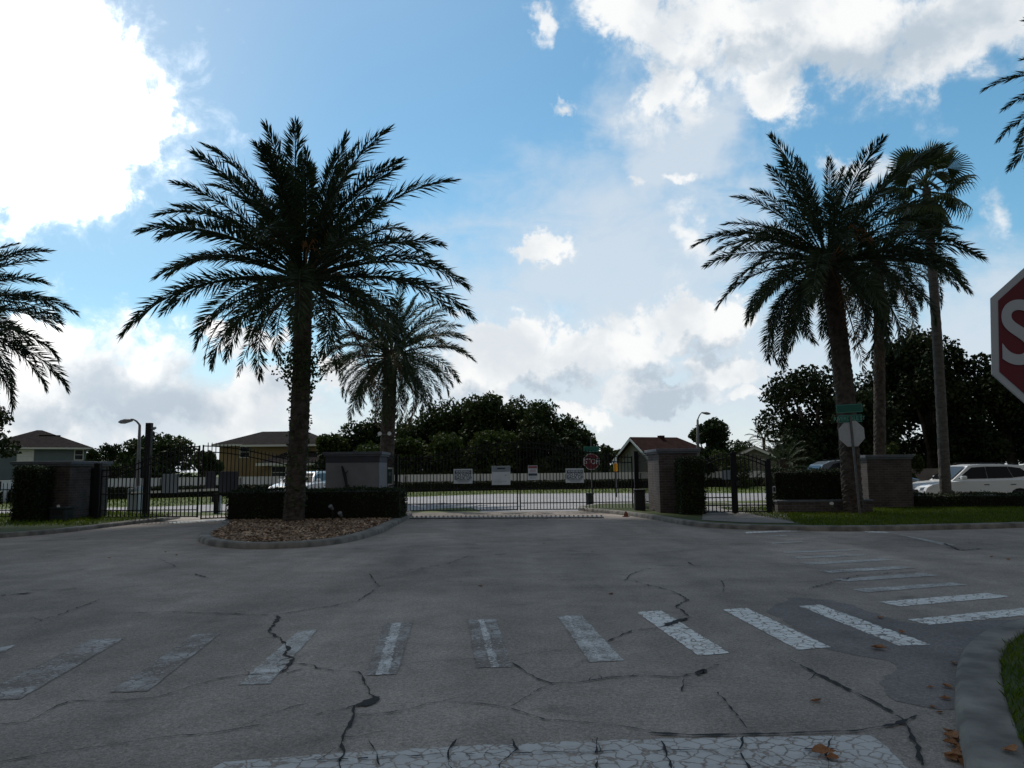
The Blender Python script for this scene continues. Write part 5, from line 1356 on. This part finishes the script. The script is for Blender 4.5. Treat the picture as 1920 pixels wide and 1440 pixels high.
pw = MB(); pw.box(x0_+0.6, x1_-0.5, y_+0.7, -2.1, -0.1, zp0-0.05); pw.build('porch_wall', M_HYEL, ho)
win(ho, x0_+1.6, x0_+3.0, 0.9, 2.1, y_+0.7)
# right wing with low gable
gx0, gx1 = ol(596), ol(640); zg = P(615, 840, YO).z
MB().box(gx0+0.01, gx1, 0.5, 9, -0.1, zg-0.02).build('side_wing', M_HYEL, ho); rg = MB(); hip(rg, gx0+0.75, gx1, 0.5, 9, zg, zg+1.5, 0.6); rg.build('wing_roof', M_ROOF, ho)
win(ho, gx0+1.0, gx0+2.2, zg-1.7, zg-0.4, 0.5)
# house gable builder (ridge runs along local x, gable end on local -x side turned to the viewer)
def gable_house(label, px, py_ridge, Y, L, Dp, rise, rz, roof_m, wall_m, hip_far=True):
    t = P(px, py_ridge, Y); zr_ = t.z; ze_ = zr_-rise
    o = thing('house', label, 'house', (t.x, Y, 0), rz); h = Dp/2; ov = 0.5
    w_ = MB(); w_.box(0, L, -h, h, -0.1, ze_-0.02); w_.add([(0.0, -h, ze_-0.02), (0.0, h, ze_-0.02), (0.0, 0, zr_-0.12)], [(0, 1, 2)]); w_.build('wall', wall_m, o)
    s_ = rise/h; e = ze_-ov*s_
    r1_ = L-h if hip_far else L
    rf_ = MB(); rf_.add([(-ov, -h-ov, e), (L+ov, -h-ov, e), (L+ov, h+ov, e), (-ov, h+ov, e), (-ov, 0, zr_), (r1_, 0, zr_)], [(0, 1, 5, 4), (1, 2, 5), (2, 3, 4, 5)])
    rf_.open = True
    ro_ = rf_.build('roof', roof_m, o); md = ro_.modifiers.new('thickness', 'SOLIDIFY'); md.thickness = 0.14; md.offset = 1
    b_ = MB(); b_.bar((-ov-0.02, -h-ov, e-0.10), (-ov-0.02, 0, zr_-0.10), 0.04, 0.22, up=(0, 0.4, 1)); b_.bar((-ov-0.02, h+ov, e-0.10), (-ov-0.02, 0, zr_-0.10), 0.04, 0.22, up=(0, -0.4, 1)); b_.build('barge_board', M_TRIM, o)
    win(o, 1.5, 3.0, 0.9, 2.2, -h); win(o, L-4.0, L-2.5, 0.9, 2.2, -h)
    return o
hr = gable_house('red-brown roofed house with tan gable behind the brick pillar', 1189, 822, 80, 8.5, 6.6, 2.0, R(22), M_ROOFR, M_HTAN)
vt = MB(); vt.box(3.0, 3.5, -0.3, 0.3, hr.children[0].bound_box[1][2]-0.3, hr.children[0].bound_box[1][2]+0.32); vt.build('roof_vent', M_ROOFR, hr)
gable_house('small tan gabled house behind the pedestrian gate', 1414, 838, 84, 6.0, 5.2, 1.2, R(75), M_ROOFT, M_HTAN, False)
gable_house('pale house glimpsed between the oaks behind the brick pillar', 1712, 826, 66, 8.0, 4.4, 1.2, R(80), M_HPALE, M_HPALE, False)

# ------------------------------------------------------------------ cars
def car(label, loc, rz, paint, L=4.9, H=1.72, group='cars beyond the gates', name='parked_car'):
    """front at local x=0 looking to -x, body along +x"""
    o = thing(name, label, 'car', loc, rz, group)
    wf, wr, wrad, arch = 0.95, L-1.05, 0.36, 0.43
    def arc(cx, a0, a1, n=10, r=arch): return [(cx+math.cos(a0+(a1-a0)*k/n)*r, 0.36+math.sin(a0+(a1-a0)*k/n)*r) for k in range(n+1)]
    prof = [(0.03, 0.30), (0.0, 0.52), (0.02, 0.70), (0.10, 0.84), (0.30, 0.95), (0.75, 1.03), (1.25, 1.08), (1.9, 1.10), (3.0, 1.12), (L-0.9, 1.15), (L-0.15, 1.12), (L-0.02, 0.98), (L, 0.70), (L-0.05, 0.34), (wr+arch+0.06, 0.26)] + \
           arc(wr, -0.2, PI+0.2) + [(wf+arch+0.1, 0.24)] + arc(wf, -0.2, PI+0.2)
    mb = MB(); n = len(prof); ws = [(-0.93, 0.90), (-0.86, 0.985), (-0.5, 1.012), (0.5, 1.012), (0.86, 0.985), (0.93, 0.90)]
    for y, k in ws:
        for (x, z) in prof:
            zz2 = 0.62+(z-0.62)*k if z > 0.62 else z
            xx = L/2+(x-L/2)*(1-0.05*max(0, abs(y)-0.5)/0.43*(1 if (x < 0.4 or x > L-0.4) else 0))
            mb.v.append((xx, y, zz2))
    for i in range(len(ws)-1):
        for j in range(n):
            mb.f.append((i*n+j, i*n+(j+1) % n, (i+1)*n+(j+1) % n, (i+1)*n+j)); mb.m.append(0)
    mb.f += [tuple(range(n)), tuple((len(ws)-1)*n+j for j in range(n))]; mb.m += [0, 0]
    mb.build('body', paint, o)
    gh = [(1.22, 1.06), (1.62, 1.36), (2.02, H-0.06), (2.5, H), (3.3, H), (L-0.75, H-0.06), (L-0.42, H-0.2), (L-0.12, 1.10)]
    def yy(z): return 0.86-0.20*max(0, (z-1.05))/(H-1.05)
    g = MB(); m_ = len(gh)
    for sd_ in (-1, 1):
        for (x, z) in gh: g.v.append((x, sd_*yy(z), z))
    for j in range(m_): g.f.append((j, (j+1) % m_, m_+(j+1) % m_, m_+j)); g.m.append(0)
    g.f += [tuple(range(m_)), tuple(range(m_, 2*m_))]; g.m += [0, 0]
    g.build('cabin', paint, o, bevel=0.03)
    def glass(poly, sd_):
        q = MB(); q.add([(x, sd_*(yy(z)+0.012), z) for x, z in poly], [tuple(range(len(poly)))]); return q
    for sd_ in (-1, 1):
        for poly in ([(1.50, 1.14), (1.78, 1.36), (2.12, H-0.13), (2.655, H-0.10), (2.655, 1.15)], [(2.67, 1.15), (2.67, H-0.10), (3.53, H-0.10), (3.67, 1.17)], [(3.685, 1.18), (3.545, H-0.10), (L-0.85, H-0.17), (L-0.50, 1.25)]):
            glass(poly, sd_).build('window', M_CARGL, o)
        hd = MB()
        for x in (2.45, 3.5): hd.box(x, x+0.2, sd_*0.935-0.015, sd_*0.935+0.015, 0.90, 0.93)
        hd.build('door_handle', M_BLACK, o, bevel=0.006)
        q = MB(); q.box(1.52, 1.72, sd_*1.0-0.09, sd_*1.0+0.09, 1.10, 1.26); q.build('mirror', paint, o, bevel=0.04)
        hl_ = MB(); hl_.add([(0.06, sd_*0.70, 0.80), (0.02, sd_*0.70, 0.70), (0.30, sd_*0.945, 0.74), (0.52, sd_*0.935, 0.86), (0.35, sd_*0.90, 0.88)], [(0, 1, 2, 3, 4)])
        hl_.v = [(x-0.012, y*1.012, z) for x, y, z in hl_.v]; hl_.build('headlight', M_HLIGHT, o)
        q = MB(); q.box(L-0.02, L+0.012, sd_*0.80-0.10, sd_*0.80+0.10, 0.86, 1.06); q.build('tail_light', M_SIGNR, o)
        rl = MB(); rl.tube([(2.15, sd_*0.62, H+0.0), (2.3, sd_*0.62, H+0.05), (L-1.1, sd_*0.62, H+0.03), (L-0.95, sd_*0.62, H-0.03)], 0.018, 6); rl.build('roof_rail', M_BLACK, o)
        for cx in (wf, wr):
            t_ = MB(); nn_ = 24
            pr_ = [(0.19, -0.11), (0.33, -0.115), (wrad, -0.08), (wrad, 0.08), (0.33, 0.115), (0.19, 0.11)]
            for rr2, yo in pr_:
                for j in range(nn_): t_.v.append((math.cos(2*PI*j/nn_)*rr2, yo, math.sin(2*PI*j/nn_)*rr2))
            for i in range(len(pr_)-1):
                for j in range(nn_): t_.f.append((i*nn_+j, i*nn_+(j+1) % nn_, (i+1)*nn_+(j+1) % nn_, (i+1)*nn_+j)); t_.m.append(0)
            w_ = t_.build('wheel', M_RUB, o, smooth=True); w_.location = (cx, sd_*0.80, 0.36)
            rm = MB(); rm.tube([(0, -0.09*1, 0), (0, 0.09, 0)], 0.10, 14)
            for k in range(5):
                a = 2*PI*k/5; rm.bar((math.cos(a)*0.06, sd_*0.075, math.sin(a)*0.06), (math.cos(a)*0.20, sd_*0.085, math.sin(a)*0.20), 0.07, 0.03, up=(0, 1, 0))
            rm.build('rim', M_RIM, w_)
    ws_ = MB(); ws_.add([(1.30, -0.76, 1.13), (1.30, 0.76, 1.13), (1.96, 0.62, H-0.10), (1.96, -0.62, H-0.10)], [(0, 1, 2, 3)]); ws_.v = [(x-0.035, y, z+0.02) for x, y, z in ws_.v]; ws_.build('windscreen', M_CARGL, o)
    rw_ = MB(); rw_.add([(L-0.14, -0.72, 1.16), (L-0.14, 0.72, 1.16), (L-0.40, 0.62, H-0.24), (L-0.40, -0.62, H-0.24)], [(0, 1, 2, 3)]); rw_.v = [(x+0.04, y, z+0.015) for x, y, z in rw_.v]; rw_.build('rear_window', M_CARGL, o)
    gr_ = MB(); gr_.box(-0.015, 0.03, -0.55, 0.55, 0.52, 0.74); gr_.build('grille', M_BLACK, o, bevel=0.01)
    ch = MB(); ch.box(0.5, L-0.5, -0.78, 0.78, 0.25, 0.62); ch.build('underbody', M_BLACK, o)
    return o
sx = P(1709, 920, 31.5).x
car('white sport utility car behind the low hedge on the right', (sx, 31.6, -0.06), 0.0, M_CARW)
dx_ = P(1519, 880, 33).x
car('dark blue-grey car roof above the hedge behind the leaning palm', (dx_+4.75, 33.5, 0.12), PI, M_CARB, L=4.7, H=1.78)
cw_ = P(537, 920, 37)
car('white car on the street half hidden by the tall palm trunk', (cw_.x, 36.6, 0.0), R(80), M_CARW, L=4.5, H=1.62, name='moving_car')

# ------------------------------------------------------------------ fallen leaves on the road
def leaf_mesh(seed):
    r = random.Random(seed); mb = MB(); n = 9; K = 4
    for i in range(n):
        t = i/(n-1); w = math.sin(PI*min(1, t*1.08))**0.8*0.42*(1-0.25*t)
        for j in range(K+1):
            s = j/K*2-1
            mb.v.append(((t-0.5), s*w*0.9, 0.10+0.22*abs(s)**1.5*w*2*r.uniform(0.7, 1.3)+0.16*(t-0.5)**2*2+r.uniform(-0.02, 0.02)))
    for i in range(n-1):
        for j in range(K): mb.f.append((i*(K+1)+j, i*(K+1)+j+1, (i+1)*(K+1)+j+1, (i+1)*(K+1)+j)); mb.m.append(0)
    mb.tube([(0.49, 0, 0.14), (0.62, 0.03, 0.12), (0.75, 0.05, 0.06)], [0.018, 0.014, 0.010], 5)
    mb.open = True
    o = mb.build('dry_leaf', M_DRY); me = o.data; bpy.data.objects.remove(o)
    return me
LM = [leaf_mesh(i) for i in range(4)]
rl_ = random.Random(21)
def leaf(px, py, size, z, label, group='fallen leaves by the corner kerb'):
    c = G(px, py, z); o = link('dry_leaf', LM[rl_.randrange(4)]); o.location = c; o.scale = (size, size*rl_.uniform(0.8, 1.2), size); o.rotation_euler = (rl_.uniform(-.25, .25), rl_.uniform(-.2, .2), rl_.uniform(0, 6.28))
    tag(o, label, 'leaf', group)
    return o
leaf(1648, 1219, 0.16, 0.004, 'large orange leaf lying on the asphalt past the last crosswalk bar')
leaf(1650, 1160, 0.10, 0.004, 'small pinkish leaf on the asphalt between the two crosswalks')
leaf(1690, 1188, 0.12, 0.008, 'leaf lying on the end of the last front crosswalk bar')
leaf(1545, 1416, 0.14, 0.010, 'dull leaf lying on the white stop line')
leaf(1560, 1424, 0.08, 0.010, 'small pale leaf on the stop line beside the dull one')
leaf(1898, 1412, 0.11, 0.142, 'orange leaf lying on top of the corner kerb')
leaf(1530, 1317, 0.09, 0.004, 'small brown leaf alone on the asphalt above the stop line')
leaf(1745, 1290, 0.05, 0.006, 'small pale leaf on the dark road patch')
gutter = [(1778, 1290, .10), (1792, 1246, .09), (1775, 1312, .08), (1752, 1327, .05), (1765, 1337, .05), (1783, 1375, .10), (1790, 1385, .12), (1798, 1392, .12), (1788, 1398, .10), (1802, 1415, .11), (1795, 1422, .12), (1808, 1430, .10), (1786, 1424, .09), (1812, 1436, .10), (1800, 1405, .10)]
for (x, y, s) in gutter: leaf(x-3, y, s, 0.006, 'dry orange leaf in the gutter along the corner kerb')
tiny = [(310, 1036), (205, 1047), (1110, 1035), (1145, 1115), (900, 1100), (1860, 1045), (1890, 1050), (1020, 1020), (330, 1042)]
for (x, y) in tiny: leaf(x, y, 0.085, 0.004, 'tiny leaf far out on the open asphalt', 'leaves scattered on the asphalt')

# ------------------------------------------------------------------ unseen cloud added overhead to keep the sun off the entrance
def shade_cloud_mesh():
    bm = bmesh.new(); r = random.Random(4)
    Hc = 260.0
    off = SUN*(Hc/SUN.z)
    for i in range(16*9):
        x = -82+(i % 16)*11+r.uniform(-3, 3); y = -72+(i//16)*10.8+r.uniform(-2.5, 2.5)
        s = r.uniform(12, 16)
        g = bmesh.ops.create_icosphere(bm, subdivisions=2, radius=1.0)
        for v in g['verts']:
            n_ = v.co.normalized()
            k = 1+0.22*mnoise.fractal(n_*2.1+Vector((i*3.1, 0, 0)), 0.6, 2.0, 4)
            v.co = Vector((n_.x*s*k, n_.y*s*0.8*k, n_.z*s*0.55*k*(1 if n_.z > 0 else 0.45))) + Vector((x, y, r.uniform(-2, 3))) + off
    me = bpy.data.meshes.new('shade_cloud'); bm.to_mesh(me); bm.free(); me.materials.append(M_SHADECLOUD)
    me.polygons.foreach_set('use_smooth', [True]*len(me.polygons))
    return me
struct(link('shade_cloud', shade_cloud_mesh()))
